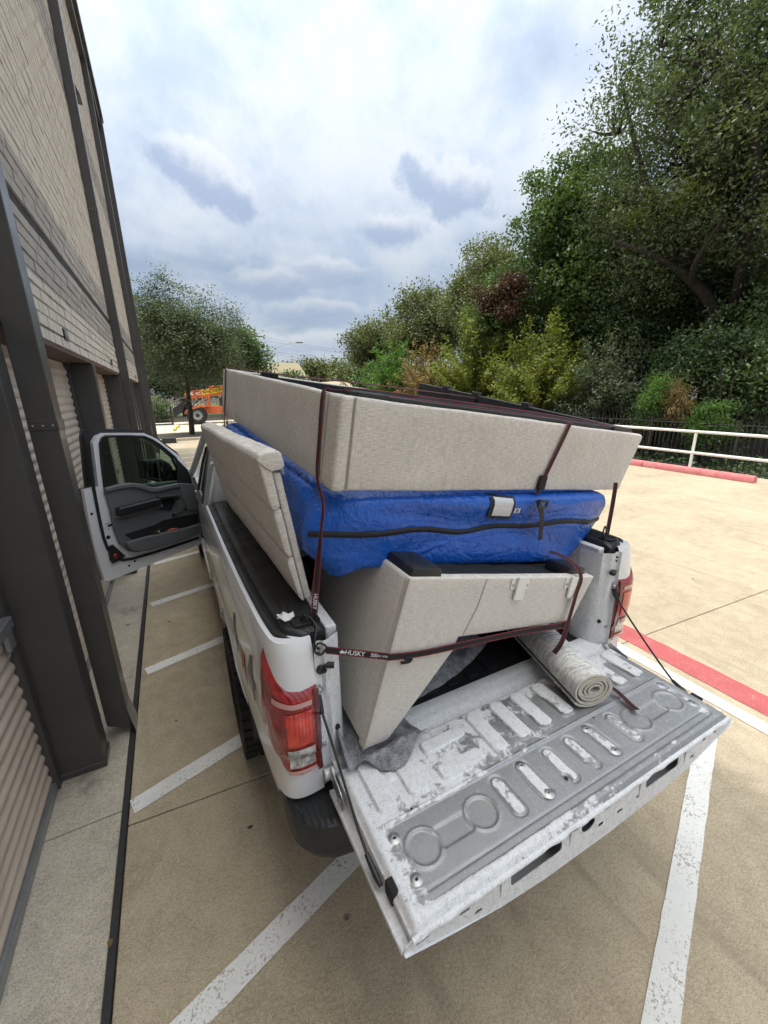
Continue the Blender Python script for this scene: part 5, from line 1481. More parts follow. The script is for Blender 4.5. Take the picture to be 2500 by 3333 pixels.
def printed(parent, P0, P1, n, items, size):
    """flat lettering along a straight run of webbing"""
    P0, P1 = Vector(P0), Vector(P1); t = (P1-P0).normalized(); nn = (Vector(n)-t*Vector(n).dot(t)).normalized(); b = nn.cross(t)
    for s_, f, sz in items:
        M = frame(P0.lerp(P1, f)+nn*.0030, t, b, nn); text('lettering', s_, sz, M, M_PRINT, parent, .0002)
# lower strap: hook at the left rail, round the tipped section to the rug
PA, PBk = (-.762, -.004, 1.386), (-.560, -.064, 1.327)
nl = Vector((-.35, -1, .25)).normalized()
sD, P_, N_ = strap('tie_down_strap', 'black red-edged strap with white brand lettering across the tipped bed base', 
    [PA, tuple(Vector(PA).lerp(Vector(PBk), .33)), tuple(Vector(PA).lerp(Vector(PBk), .66)), tuple(Vector(PA).lerp(Vector(PBk), .97)), (-.545, -.066, 1.322), (-.40, -.062, 1.288), (-.1, -.064, 1.250), (.15, -.066, 1.215), (.30, -.075, 1.192), (.40, -.04, 1.165), (.47, .03, 1.10)],
    [tuple(nl), tuple(nl), tuple(nl), tuple(nl), (-.15, -1, .15), (0, -1, .1), (0, -1, .1), (0, -1, .2), (0, -.8, .5), (.3, -.5, .8), (.8, -.2, .4)], .024)
printed(sD, PA, PBk, nl, [('HUSKY', .45, .022), ('500', .76, .017), ('LB. WOR', .90, .009)], .02)
g = G()                                            # small dog-head mark before the word
Mh = frame(Vector(PA).lerp(Vector(PBk), .25)+nl*.0030, (Vector(PBk)-Vector(PA)).normalized(), nl.cross((Vector(PBk)-Vector(PA)).normalized()), nl)
g.prism([(-.010, .0), (-.004, .004), (-.002, .009), (.001, .004), (.008, .003), (.010, -.002), (.004, -.005), (-.002, -.003), (-.004, -.008), (-.006, -.003)], 0, .0003, lambda a, b, d: (a, b, d)); g.obj('mark', M_PRINT, sD, M=Mh)
hook(sD, [(-.758, .004, 1.384), (-.782, .0, 1.372), (-.800, .006, 1.392), (-.79, .02, 1.425), (-.775, .05, 1.452), (-.79, .085, 1.472), (-.81, .10, 1.466), (-.812, .103, 1.44)])
hook(sD, [(-.758, .002, 1.384), (-.768, -.012, 1.412), (-.788, -.004, 1.42), (-.80, .004, 1.392)], .0035)
G().tube(curve([(-.50, -.068, 1.30), (-.475, -.073, 1.297), (-.485, -.075, 1.288), (-.515, -.071, 1.290)], 4), .006, 8).obj('knot', M_STRAP, sD, smooth=60)
# strap from the rug up over the right corner foot
sU, _, _ = strap('tie_down_strap', 'dark maroon strap rising from the rug over the right corner of the tipped base',
    [(.255, -.09, 1.075), (.285, -.10, 1.13), (.335, -.085, 1.22), (.385, -.070, 1.33), (.405, -.068, 1.39), (.405, -.045, 1.435), (.40, .02, 1.462), (.39, .10, 1.468)],
    [(-.7, -.7, .2), (-.4, -1, .2), (0, -1, .1), (0, -1, .1), (0, -1, .3), (0, -.6, .8), (0, -.1, 1), (0, 0, 1)], .022, M_STRAPDK)
# tail lying on the tailgate
strap('strap_tail', 'loose red-edged strap end lying on the tailgate beside the rug', [(.40, -.235, .955), (.445, -.262, .935), (.448, -.31, .924), (.44, -.345, .918), (.433, -.378, .922)],
    [(0, -.5, 1), (.1, -.1, 1), (.2, 0, 1), (0, 0, 1), (.2, 0, 1)], .026)
# strap round the rear-left corner of the frame, down to the left anchor
sA, P_, N_ = strap('tie_down_strap', 'black strap running up from the left tail anchor over the left frame rail',
    [(-.768, .085, 1.478), (-.762, .086, 1.52), (-.756, .088, 1.56), (-.742, .088, 1.65), (-.722, .09, 1.77), (-.706, .10, 1.86), fpt(-.012, .12, .02), fpt(-.008, .145, .15), fpt(-.008, .150, .300), fpt(.02, .16, .313), fpt(.10, .22, .318)],
    [(-.25, -1, .1), (-.25, -1, .1), (-.25, -1, .1), (-.8, -.6, 0), (-1, .0, 0), (-1, -.1, 0), nL, nL, nL, (-.3, 0, 1), nT], .022, M_STRAPDK)
printed(sA, (-.756, .088, 1.56), (-.768, .085, 1.478), Vector((-.25, -1, .1)).normalized(), [('HUSKY', .45, .018)], .02)
hook(sA, [(-.768, .083, 1.482), (-.755, .075, 1.455), (-.765, .07, 1.43), (-.785, .075, 1.445), (-.80, .09, 1.48), (-.81, .10, 1.455), (-.80, .11, 1.43)])
# strap over the front end, then diagonally across the open frame
sB, _, _ = strap('tie_down_strap', 'dark maroon strap from the front-left frame corner straight across the open bed frame',
    [(-.80, 1.865, 1.47), (-.812, 1.87, 1.75), fpt(-.010, LF-.14, .0), fpt(-.008, LF-.135, .15), fpt(-.008, LF-.13, .300), fpt(.02, LF-.13, .316), fpt(.5, LF-.25, .330), fpt(1.0, LF-.52, .350), fpt(WF-.06, LF-.85, .362), fpt(WF+.012, LF-.87, .31), fpt(WF+.010, LF-.87, .0)],
    [(-1, -.4, 0), (-1, -.3, 0), nL, nL, nL, (-.3, 0, 1), (0, -.5, 1), (0, -.5, 1), (.2, -.2, 1), (1, 0, .2), (1, 0, 0)], .023, M_STRAPDK)
hook(sB, [(-.80, 1.865, 1.48), (-.785, 1.855, 1.45), (-.80, 1.84, 1.435), (-.815, 1.86, 1.455), (-.812, 1.88, 1.46)])
# strap lying along the rear ledger
strap('tie_down_strap', 'thin red-edged strap stretched along the inside of the rear frame rail', [fpt(.10, .22, .322), fpt(.3, .19, .327), fpt(.6, .15, .330), fpt(1.0, .10, .330), fpt(1.35, .07, .322), fpt(WF-.02, .05, .312)], (0, -.75, .66), .022)
# short strap down the rear rail with its cam buckle
sC, _, _ = strap('tie_down_strap', 'short maroon strap hanging down the rear frame rail with a cam buckle',
    [fpt(1.115, .06, .318), fpt(1.11, .005, .316), fpt(1.10, -.008, .295), fpt(1.065, -.0085, .18), fpt(1.03, -.0085, .07), fpt(1.008, -.010, .012), fpt(.998, -.012, -.012)],
    [nT, (0, -.6, .8), nF, nF, nF, nF, nF], .022, M_STRAPDK)
prism_local('cam_buckle', rrect(.992, 1.04, .005, .075, .008), -.018, -.006, MF, M_STRAPDK, sC, .004, 2)
# right-hand strap from the frame down to the right anchor
sE, _, _ = strap('tie_down_strap', 'black strap dropping from the right end of the frame to the right bed rail',
    [(.868, .135, 1.735), (.862, .130, 1.70), (.848, .122, 1.63), (.828, .112, 1.55), (.808, .103, 1.475)],
    (-.4, -1, 0), .022, M_STRAP)
hook(sE, [(.805, .10, 1.478), (.785, .092, 1.50), (.765, .09, 1.53), (.755, .09, 1.50), (.775, .095, 1.462), (.80, .10, 1.445)])
# crumpled scrap of tape on the rail end
g = G(); rs = np.random.RandomState(2)
A = [[(-.885+.055*i/6+.006*rs.randn(), .118+.02*j+.004*rs.randn(), 1.462+.008*abs(rs.randn())) for j in range(3)] for i in range(7)]
tag(thick(A, .003).obj('tape_scrap', M_PRINT, smooth=40), 'crumpled scrap of white tape on the left bed rail', 'tape')

# ------------------------------------------------------------------ curb, railing and picket fence on the right
for k, (y0, y1) in enumerate(((3.12, 5.66), (5.68, 8.2), (8.22, 10.8), (10.82, 13.4), (13.42, 16.0))):
    prof = [(-.10, 0.001), (-.095, .10), (-.07, .145), (-.03, .16), (.04, .16), (.085, .14), (.10, .10), (.10, .001)]
    g = G(); g.prism([(10.66+a, b) for a, b in prof], y0, y1, lambda a, b, d: (a, d, b))
    ds = ['nearest', 'second', 'third', 'fourth', 'farthest'][k]
    tag(g.obj('parking_curb', M_CURBRED, bevel=.008, seg=2, recalc=True, smooth=40), 'red painted concrete curb along the white railing, %s of the row' % ds, 'curb', 'red curbs along the railing')
rl = thing('railing', (11.22, 8, 0), 'white two-bar pipe railing above the red curb', 'railing')
XR = 11.22
for z, nm in ((1.005, 'top_rail'), (.45, 'lower_rail')):
    G().tube([(XR, y, z) for y in np.linspace(-8, 24, 14)], .038, 12).obj(nm, M_WHITERAIL, rl, smooth=60)
for y in (-5.0, -2.55, -.1, 2.35, 4.78, 7.25, 9.7, 12.15, 14.6, 17.05, 19.5, 22.0):
    G().tube([(XR, y, -.10), (XR, y, .97)], .036, 12).obj('post', M_WHITERAIL, rl, smooth=60)
G().box(11.19, 11.42, -13, 24, -.45, -.004).obj('curb_edge', M_CONC2, rl)

def picket_fence(name, label, P, Q, z0, h, spacing, curl=(0, 0), group=None, r=.013):
    f = thing(name, (P[0], P[1], z0), label, 'fence', group)
    P = Vector((P[0], P[1], 0)); Q = Vector((Q[0], Q[1], 0)); L = (Q-P).length; d = (Q-P).normalized()
    c = Vector((curl[0], curl[1], 0))
    g = G()
    pth = [(0, 0, 0), (0, 0, h*.80)]
    for k in range(1, 6):
        a = k/5*R(58); pth.append(tuple(c*(1-math.cos(a))*.42*h*.55+Vector((0, 0, h*.80+math.sin(a)*.235*h)))) 
    g.tube(pth, [r]*(len(pth)-1)+[r*.45], 5)
    me = g.mesh('picket', 50); me.materials.append(M_IRON)
    n = int(L/spacing)
    for i in range(n):
        p = P+d*(spacing*i)
        put_obj('picket', me, f, Matrix.Translation((p.x, p.y, z0)) @ Matrix.Rotation(random.uniform(-.01, .01), 4, 'X'))
    for zz_ in (.12, .78):
        a, b = P+Vector((0, 0, z0+h*zz_)), Q+Vector((0, 0, z0+h*zz_))
        G().tube([tuple(a), tuple(b)], .02, 6).obj('fence_rail', M_IRON, f, smooth=50)
    k = 0.0
    while k < L:
        p = P+d*k; G().box(p.x-.032, p.x+.032, p.y-.032, p.y+.032, z0-.1, z0+h*.86).obj('fence_post', M_IRON, f); k += 2.4
    return f
picket_fence('picket_fence', 'black iron fence with outward curling pickets behind the white railing', (13.05, 2.2), (13.05, 40), -.45, 1.95, .132, (-1, 0), None, .016)

# ------------------------------------------------------------------ vegetation
def leaves(name, C, L, Wd, mat, parent, seed=0, up=0.25, droop=0.0, tri=False):
    """one small bent face per leaf, all leaves of one crown in one mesh"""
    rs = np.random.RandomState(seed); n = len(C)
    d = rs.normal(size=(n, 3)); d[:, 2] = d[:, 2]*.7-droop; d /= np.linalg.norm(d, axis=1)[:, None]
    q = rs.normal(size=(n, 3)); q[:, 2] += up*2+.9
    w_ = np.cross(d, q); w_ /= (np.linalg.norm(w_, axis=1)[:, None]+1e-9)
    l = (L*rs.uniform(.6, 1.3, n))[:, None]; wd = (Wd*rs.uniform(.7, 1.25, n))[:, None]
    V = np.empty((n, 4, 3), np.float32)
    V[:, 0] = C-d*l*.5; V[:, 1] = C+w_*wd*.5-d*l*.08; V[:, 2] = C+d*l*.5; V[:, 3] = C-w_*wd*.5-d*l*.08
    me = bpy.data.meshes.new(name)
    me.vertices.add(4*n); me.vertices.foreach_set('co', V.reshape(-1))
    me.loops.add(4*n); me.loops.foreach_set('vertex_index', np.arange(4*n, dtype=np.int32))
    me.polygons.add(n); me.polygons.foreach_set('loop_start', np.arange(0, 4*n, 4, dtype=np.int32))
    me.update(calc_edges=True); me.validate()
    me.materials.append(mat)
    return put_obj(name, me, parent)
def crown_points(lobes, n, seed, shell=.55, clump=.34, per=70, jitter=1.0):
    """leaf positions: lobes (x,y,z,rx,ry,rz) -> clumps near each lobe's surface -> leaves"""
    rs = np.random.RandomState(seed)
    vol = np.array([(l[3]*l[4]*l[5])**(2/3) for l in lobes]); pr = vol/vol.sum()
    nc = max(1, int(n/per))
    which = rs.choice(len(lobes), nc, p=pr)
    Lb = np.array(lobes)[which]
    d = rs.normal(size=(nc, 3)); d /= np.linalg.norm(d, axis=1)[:, None]
    r = (shell+(1-shell)*rs.uniform(0, 1, nc)**.7)[:, None]*rs.uniform(.88, 1.16, nc)[:, None]
    c = Lb[:, :3]+d*r*Lb[:, 3:6]
    out = np.repeat(c, per, 0)
    k = np.clip(rs.normal(size=out.shape), -1.7, 1.7)*np.array((1, 1, .75))
    sz = np.repeat(rs.uniform(.55, 1.35, nc), per)[:, None]
    return out+k*clump*sz*jitter, c
def limb(g, a, b, r0, r1, rs, bend=.12, n=7, sides=7):
    a, b = np.array(a, float), np.array(b, float); L = np.linalg.norm(b-a)
    off = rs.normal(size=3)*L*bend
    P = [tuple(a+(b-a)*t+off*math.sin(math.pi*t)*(1-.3*t)+np.array((0, 0, L*.06*math.sin(math.pi*t)))) for t in np.linspace(0, 1, n)]
    g.tube(P, list(np.linspace(r0, r1, n)), sides, cap=False); return P
def tree(name, label, base, th, tr, lobes, n, leafmat_, L, Wd, seed, group=None, lean=(0, 0), clump=.34, per=70, cat='tree', twigs=40, extra=None, stems=1, shell=.55, droop=0.0, up=.25, limbs=()):
    t = thing(name, base, label, cat, group)
    rs = np.random.RandomState(seed+100); g = G()
    for s_ in range(stems):
        o = np.array((rs.uniform(-.5, .5)*(stems > 1), rs.uniform(-.5, .5)*(stems > 1), 0))*tr*5
        top = np.array(base)+np.array((lean[0], lean[1], th))+o
        TP = limb(g, np.array(base)+o+np.array((0, 0, -.3)), top, tr*1.25, tr*.75, rs, .05, 9, 9)
        nodes = [(np.array(TP[-1]), tr*.62, 0), (np.array(TP[-3]), tr*.6, 0)]
        mine = [l for i, l in enumerate(lobes) if stems == 1 or i % stems == s_]
        mine.sort(key=lambda l: np.linalg.norm(np.array(l[:3])-top))
        for l in mine:
            q = np.array(l[:3]); dt = np.linalg.norm(q-top)
            best = min(nodes, key=lambda nd: np.linalg.norm(q-nd[0])*(1 if np.linalg.norm(nd[0]-top) < dt else 3))
            r0 = max(best[1]*.72, tr*.06)
            PP = limb(g, best[0], q, r0, r0*.55, rs, .14, 8, 6)
            nodes.append((q, r0*.6, best[2]+1)); nodes.append((np.array(PP[4]), r0*.75, best[2]+1))
    for lp in limbs:
        P_ = curve([p[:3] for p in lp], 5); g.tube(P_, list(np.interp(np.linspace(0, 1, len(P_)), np.linspace(0, 1, len(lp)), [p[3] for p in lp])), 7, cap=False)
    C, cl = crown_points(lobes, n, seed, shell, clump, per)
    lc = np.array(lobes)[:, :3]
    for i in rs.choice(len(cl), min(twigs, len(cl)), replace=False):
        k = np.argmin(((lc-cl[i])**2).sum(1)); limb(g, lc[k], cl[i], tr*.13, tr*.03, rs, .12, 5, 4)
    g.obj('trunk', M_BARK, t, smooth=60)
    leaves('crown', C, L, Wd, leafmat_, t, seed, up, droop)
    if extra:
        for j, (lb, nn, mt, nm) in enumerate(extra):
            C2, _ = crown_points(lb, nn, seed+7+j, .3, clump*.8, per)
            leaves(nm, C2, L, Wd, mt, t, seed+9+j)
    return t
def blob(c, r, n, seed, flat=.8, spread=.62, lr=(.38, .62)):
    """lobes scattered in an ellipsoid (c, r)"""
    rs = np.random.RandomState(seed); out = []
    for i in range(n):
        d = rs.normal(size=3); d /= np.linalg.norm(d)
        q = rs.uniform(.35, 1.0)*spread*1.25
        s_ = rs.uniform(*lr)
        out.append((c[0]+d[0]*r[0]*q, c[1]+d[1]*r[1]*q, c[2]+d[2]*r[2]*q, r[0]*s_, r[1]*s_, r[2]*s_*flat))
    return out
GR = 'trees behind the iron fence'
# big live oak, its limbs reaching over the fence
oak = blob((17.4, 8.2, 10.4), (4.4, 4.8, 4.6), 20, 11)+[(15.6, 6.8, 7.0, 1.6, 1.6, 1.1), (15.9, 5.4, 7.6, 1.6, 1.5, 1.2), (15.5, 8.2, 6.6, 1.5, 1.5, .9), (16.2, 10.0, 6.2, 1.6, 1.6, 1.0), (15.6, 4.4, 10.0, 1.6, 1.6, 1.3), (14.6, 9.6, 12.6, 1.7, 1.7, 1.4), (14.9, 11.0, 11.0, 1.6, 1.6, 1.3), (14.2, 8.0, 14.0, 1.8, 1.8, 1.5), (15.2, 6.2, 9.4, 1.8, 1.6, 1.2), (15.6, 9.0, 7.6, 1.6, 1.9, 1.0), (15.8, 5.0, 12.0, 1.9, 1.9, 1.4), (16.0, 11.5, 8.6, 1.7, 1.7, 1.0), (15.0, 7.5, 10.8, 1.8, 1.8, 1.3)]
tree('live_oak', 'huge dark live oak filling the upper right corner above the fence', (18.6, 7.2, -.4), 4.2, .50, oak, 100000, L_OAK, .145, .068, 21, GR, (-.7, .4), .36, 80, twigs=220, shell=.4, limbs=[[(18.0, 7.5, 3.6, .24), (16.6, 7.9, 5.2, .17), (15.3, 8.8, 6.4, .12), (14.3, 10.2, 7.3, .06)], [(17.9, 7.6, 4.0, .22), (16.4, 6.9, 6.2, .15), (15.0, 6.4, 8.2, .10), (14.2, 6.8, 10.4, .05)], [(16.2, 8.2, 5.6, .12), (15.0, 7.6, 6.0, .08), (14.2, 6.6, 6.9, .04)], [(17.8, 7.8, 4.4, .2), (16.2, 9.4, 7.4, .13), (14.9, 10.0, 9.8, .09), (14.2, 10.6, 12.2, .04)], [(15.4, 6.6, 7.6, .09), (14.6, 5.4, 8.6, .06), (14.2, 4.6, 10.2, .03)]],
     extra=[([(15.6, 8.0, 7.9, .5, .5, .4), (16.2, 6.2, 8.2, .45, .45, .5)], 900, L_BROWN, 'dead_spray'), ([(15.2, 9.6, 8.2, .8, .5, .35), (15.0, 8.1, 8.0, .5, .4, .3)], 1200, L_YELLOW, 'yellow_spray')])
tree('ivy_clad_oak', 'dense dark ivy-clad tree low at the right edge behind the fence', (17.8, 5.2, -.4), 2.6, .30, blob((17.8, 5.4, 5.0), (2.6, 3.2, 3.6), 13, 12), 42000, L_DARK, .14, .085, 22, GR, (.2, 0), .3, 60, twigs=60)
tree('shade_tree', 'dark leafy tree with forked limbs in the middle right behind the fence', (18.2, 9.4, -.3), 2.4, .24, blob((18.2, 9.8, 5.6), (2.3, 2.8, 3.6), 13, 13), 42000, L_DARK, .14, .08, 23, GR, (.3, .2), .32, 60, twigs=90)
tree('cottonwood', 'tall fresh green broadleaf tree beside the live oak', (18.8, 14.6, -.3), 5.0, .30, blob((18.3, 14.6, 8.7), (3.2, 3.3, 4.3), 18, 14)+[(16.6, 15.3, 11.2, 1.3, 1.3, 1.2), (16.2, 15.6, 9.4, 1.3, 1.3, 1.2)], 70000, L_GREEN, .17, .12, 24, GR, (-.4, 0), .36, 60, twigs=60)
tree('hackberry', 'mid green tree with a dead maroon spray left of the tall broadleaf', (17.2, 17.6, -.3), 2.5, .22, blob((16.8, 17.8, 5.6), (2.7, 2.8, 3.0), 13, 15), 36000, L_GREEN, .15, .09, 25, GR, (0, 0), .33, 60, twigs=40,
     extra=[([(14.6, 17.0, 6.6, .9, .9, .55), (14.9, 16.0, 7.0, .8, .8, .5), (14.6, 15.6, 5.9, .6, .6, .5)], 5200, L_MAROON, 'dead_spray')])
tree('elm', 'loose pale green tree third from the sky gap on the right', (19.0, 22.0, -.2), 3.6, .25, blob((18.6, 21.8, 7.9), (3.0, 3.2, 3.4), 14, 16), 34000, L_OLIVE, .19, .11, 26, GR, (0, 0), .4, 55, twigs=40)
tree('cedar_elm', 'olive green tree second from the sky gap on the right', (21.4, 32.0, 0), 4.0, .28, blob((20.9, 32.0, 7.6), (3.6, 3.8, 3.4), 14, 17), 26000, L_OLIVE, .24, .14, 27, GR, (0, 0), .5, 50, twigs=30)
tree('pecan', 'feathery yellowish tree nearest the sky gap on the right', (21.5, 43.5, 0), 3.6, .26, blob((21.0, 43.5, 6.9), (3.9, 3.9, 3.5), 13, 18), 20000, L_OLIVE, .30, .16, 28, GR, (0, 0), .55, 50, twigs=40, shell=.4)
tree('undergrowth_tree', 'dark understorey tree filling the gap below the broadleaf', (19.4, 12.6, -.2), 1.6, .2, blob((19.4, 12.8, 4.6), (2.4, 3.2, 3.6), 11, 19), 30000, L_DARK, .16, .1, 29, GR, (0, 0), .4, 55, twigs=30)
tree('backing_tree', 'shadowy tree far behind the understorey at the right', (23.5, 10.5, 0), 4.0, .3, blob((23.5, 10.5, 6.5), (3.5, 6.0, 5.0), 12, 20), 26000, L_DARK, .24, .15, 30, GR, (0, 0), .5, 55, twigs=20)
tree('backing_tree', 'shadowy tree far behind the tall broadleaf', (24.5, 20.0, 0), 4.0, .3, blob((24.0, 20.0, 6.0), (3.5, 5.0, 4.6), 12, 31), 20000, L_GREEN, .26, .16, 32, GR, (0, 0), .5, 55, twigs=20)
SH = 'shrubs along the iron fence'
def shrub(name, label, c, r, n, mt, L, Wd, seed, stems=4, clump=.22, shell=.35, up=.25, droop=0.0, lobes=10):
    tree(name, label, (c[0], c[1], -.45), .7, .05, blob(c, r, lobes, seed, 1.0), n, mt, L, Wd, seed, SH, (0, 0), clump, 45, 'shrub', 30, None, stems, shell, droop, up)
def spray_shrub(name, label, base, h, r, n_stems, per, mt, L, Wd, seed, arch=.5):
    """fountain of arching stems with leaves set along their outer two thirds"""
    t = thing(name, base, label, 'shrub', SH); rs = np.random.RandomState(seed); g = G(); C = []
    for i in range(n_stems):
        a = rs.uniform(0, 6.28); q = rs.uniform(.05, 1)**.6; hh = h*rs.uniform(.55, 1.08)*(1-.35*q*q); R_ = r*q
        pts = []
        for t_ in np.linspace(0, 1, 9):
            k = t_**1.6
            pts.append(np.array((base[0]+R_*k*math.cos(a)+.10*math.sin(7*t_+a), base[1]+R_*k*math.sin(a)+.10*math.cos(6*t_+a), base[2]+hh*(t_-arch*.35*q*t_**3))))
        if i % 2 == 0: g.tube([tuple(p) for p in pts], list(np.linspace(.02, .004, 9)), 4, cap=False)
        tt = rs.uniform(.22, 1.0, per)**.8; idx = tt*8; i0 = np.minimum(idx.astype(int), 7); fr_ = (idx-i0)[:, None]
        P = np.array(pts); c = P[i0]*(1-fr_)+P[i0+1]*fr_
        C.append(c+rs.normal(size=c.shape)*np.array((.16, .16, .12))*(1.1-.5*tt)[:, None])
    g.obj('stems', M_BARK, t, smooth=60)
    leaves('foliage', np.vstack(C), L, Wd, mt, t, seed, .5, .1)
spray_shrub('yellow_shrub', 'large yellow-green arching shrub in the middle of the fence row', (14.7, 13.5, -.45), 6.0, 2.8, 170, 170, L_YELLOW, .16, .08, 41)
spray_shrub('yellow_shrub', 'taller yellow-green shrub left of the arching one', (14.8, 18.2, -.45), 7.4, 2.8, 150, 160, L_YELLOW, .18, .09, 42)
spray_shrub('dry_shrub', 'brownish half-dry shrub between the yellow and the bright green bushes', (14.4, 22.6, -.45), 6.0, 2.6, 120, 140, L_BROWN, .18, .085, 43)
spray_shrub('green_shrub', 'bright green bush at the left end of the fence row', (14.4, 27.4, -.45), 7.0, 2.6, 120, 130, L_LIME, .21, .11, 44)
spray_shrub('green_shrub', 'rounded green bush beyond the bright one at the far left of the row', (14.8, 33.0, -.45), 5.4, 2.4, 90, 120, L_GREEN, .26, .13, 45)
spray_shrub('fence_thicket', 'dark green thicket filling the gap behind the yellow shrubs', (16.8, 20.4, -.45), 6.0, 3.4, 130, 130, L_DARK, .2, .12, 52)
spray_shrub('fence_thicket', 'dark green thicket behind the brown half-dry shrub', (16.6, 25.4, -.45), 5.6, 3.2, 110, 120, L_GREEN, .24, .13, 53)
spray_shrub('grey_shrub', 'grey-green sprawling shrub with bare twigs right of the arching yellow one', (15.2, 10.3, -.45), 5.4, 2.2, 130, 130, L_GREYGREEN, .13, .065, 46)
shrub('laurel_shrub', 'glossy dark shrub at the right edge above the fence', (15.0, 6.0, 2.4), (1.2, 1.6, 2.3), 16000, L_DARK, .14, .075, 47)
shrub('laurel_shrub', 'glossy dark shrub between the grey-green shrub and the bamboo', (15.6, 8.3, 2.0), (1.3, 1.4, 2.2), 14000, L_DARK, .14, .075, 48)
shrub('bamboo_clump', 'fresh green bamboo clump leaning over the fence', (13.85, 7.55, 1.9), (.62, .62, 1.15), 5200, L_LIME, .20, .024, 49, 7, .16, .2, .1, .35)
shrub('bamboo_clump', 'low bamboo clump poking through the fence near the right edge', (13.35, 5.5, 1.0), (.5, .6, .85), 3200, L_LIME, .19, .022, 50, 6, .16, .2, .1, .35)
shrub('dry_bamboo', 'dead straw-coloured bamboo tuft beside the green clump', (13.9, 6.8, 1.6), (.45, .5, .75), 2600, L_BROWN, .18, .02, 51, 5, .14, .2, .1, .3)
rs = np.random.RandomState(77)
g = G()
for i in range(26):
    y = rs.uniform(5.2, 11.5); x = rs.uniform(14.2, 15.0)
    limb(g, (x, y, -.4), (x+rs.uniform(-.9, .3), y+rs.uniform(-.8, .8), rs.uniform(2.0, 4.2)), .018, .004, rs, .12, 6, 4)
tag(g.obj('bare_twigs', M_BARK, smooth=60), 'tangle of bare brown twigs between the fence shrubs', 'twigs', kind='stuff')
# low ivy and weeds at the fence foot
C = np.stack([rs.uniform(11.9, 15.5, 16000), rs.uniform(2.0, 36, 16000), np.zeros(16000)], -1); C[:, 2] = -.45+np.abs(rs.normal(0, .22, 16000))
tag(leaves('ground_cover', C, .13, .09, L_DARK, None, 61), 'dark ivy carpeting the bank under the fence', kind='stuff')

# ------------------------------------------------------------------ the far end of the lot
GL = 'trees beyond the far lot'
tree('street_tree', 'small-leaved shade tree on its own straight trunk beyond the building corner', (-.12, 24.0, 0), 2.9, .125, blob((.35, 24.0, 4.9), (2.55, 2.4, 2.3), 20, 60, .95)+[(-1.2, 23.6, 3.4, .9, .9, .6), (1.4, 23.7, 3.3, 1.0, .9, .6), (.3, 23.4, 3.2, .8, .8, .5), (2.2, 24, 3.9, .8, .8, .6), (-1.3, 24, 6.3, .8, .8, .9), (-.6, 23.8, 6.9, .7, .7, .8), (1.5, 24.2, 6.2, .8, .8, .7), (2.6, 24, 5.5, .7, .7, .6)]+[(x_, 24+.3*math.sin(7*x_), z_, .22, .22, .55) for x_, z_ in ((-1.9, 6.4), (-1.5, 7.2), (-.9, 7.5), (-.4, 7.8), (.3, 7.4), (.9, 7.6), (1.5, 7.1), (2.1, 6.9), (2.7, 6.5), (3.1, 6.0))], 62000, L_GREYGREEN, .125, .06, 62, GL, (.15, 0), .30, 45, twigs=120, up=.4)
tree('background_tree', 'round green tree right behind the shade tree', (5.0, 43, 0), 3.0, .22, blob((5.4, 43, 5.3), (3.0, 3.0, 3.4), 13, 63), 16000, L_GREEN, .28, .17, 64, GL, clump=.5, per=50)
tree('background_tree', 'dark tree hidden behind the shade tree trunk', (.5, 47, 0), 3.0, .25, blob((.5, 47, 5.5), (4.5, 3.0, 3.8), 13, 65), 16000, L_DARK, .32, .2, 66, GL, clump=.55, per=50)
tree('background_tree', 'dark tree at the building corner behind the shade tree', (-5.5, 46, 0), 3.0, .25, blob((-5.5, 46, 5.0), (4.0, 3.0, 3.6), 12, 67), 12000, L_DARK, .32, .2, 68, GL, clump=.55, per=50)
shrub('hedge_bush', 'clipped green hedge bush behind the far iron fence', (-1.9, 38.6, .9), (1.5, 1.2, 1.2), 6000, L_GREEN, .12, .08, 69, 2)
far = [(24, 96, 9.0, 5.0), (30, 100, 10.2, 6), (37, 98, 11.0, 6.5), (44, 102, 11.5, 6), (18, 100, 8.5, 5), (12, 98, 7.5, 5), (50, 96, 12, 7), (33, 82, 7.6, 4.2), (40, 84, 8.0, 4.5), (22, 84, 5.5, 3)]
words = ['first', 'second', 'third', 'fourth', 'fifth', 'sixth', 'seventh', 'eighth', 'ninth', 'tenth']
for i, (x, y, h, r) in enumerate(far):
    tree('distant_tree', '%s of the distant hazy green trees on the skyline, counted along the row' % words[i], (x, y, 0), h*.35, .25, blob((x, y, h*.62), (r, r*.8, h*.42), 11, 70+i), 5200, L_OLIVE if i % 3 else L_GREEN, .62, .40, 80+i, GL, clump=.95, per=40, twigs=10)
far_terr = None
# planting strip, curbs, second lot with bays
tag(G().box(-20, 11.2, 21.42, 21.62, -.1, .13).obj('kerb', M_CONC2, bevel=.02, seg=2), 'pale concrete kerb across the end of the lot', kind='structure')
tag(G().box(-20, 11.2, 21.64, 24.9, -.1, .06).obj('planting_strip', M_SOIL), 'mulched planting strip between the two lots', kind='structure')
tag(G().box(-20, 11.2, 24.92, 25.1, -.1, .13).obj('kerb', M_CONC2, bevel=.02, seg=2), 'pale kerb on the far side of the planting strip', kind='structure')
lot2 = thing('far_lot', (0, 30, 0), 'pale concrete far lot where the orange machine stands', None); lot2['kind'] = 'structure'
for i in range(5):
    for k in range(3):
        G().box(-20+6.2*i+.006, -20+6.2*(i+1)-.006, 25.1+4*k+.006, 25.1+4*(k+1)-.006, -.1, .0).obj('slab', M_CONC2, lot2)
for k in range(5): stripe('bay_line', (-3.4+2.7*k, 25.6), (-3.4+2.7*k, 31), .11, M_WHITELINE, .006, parent=lot2)
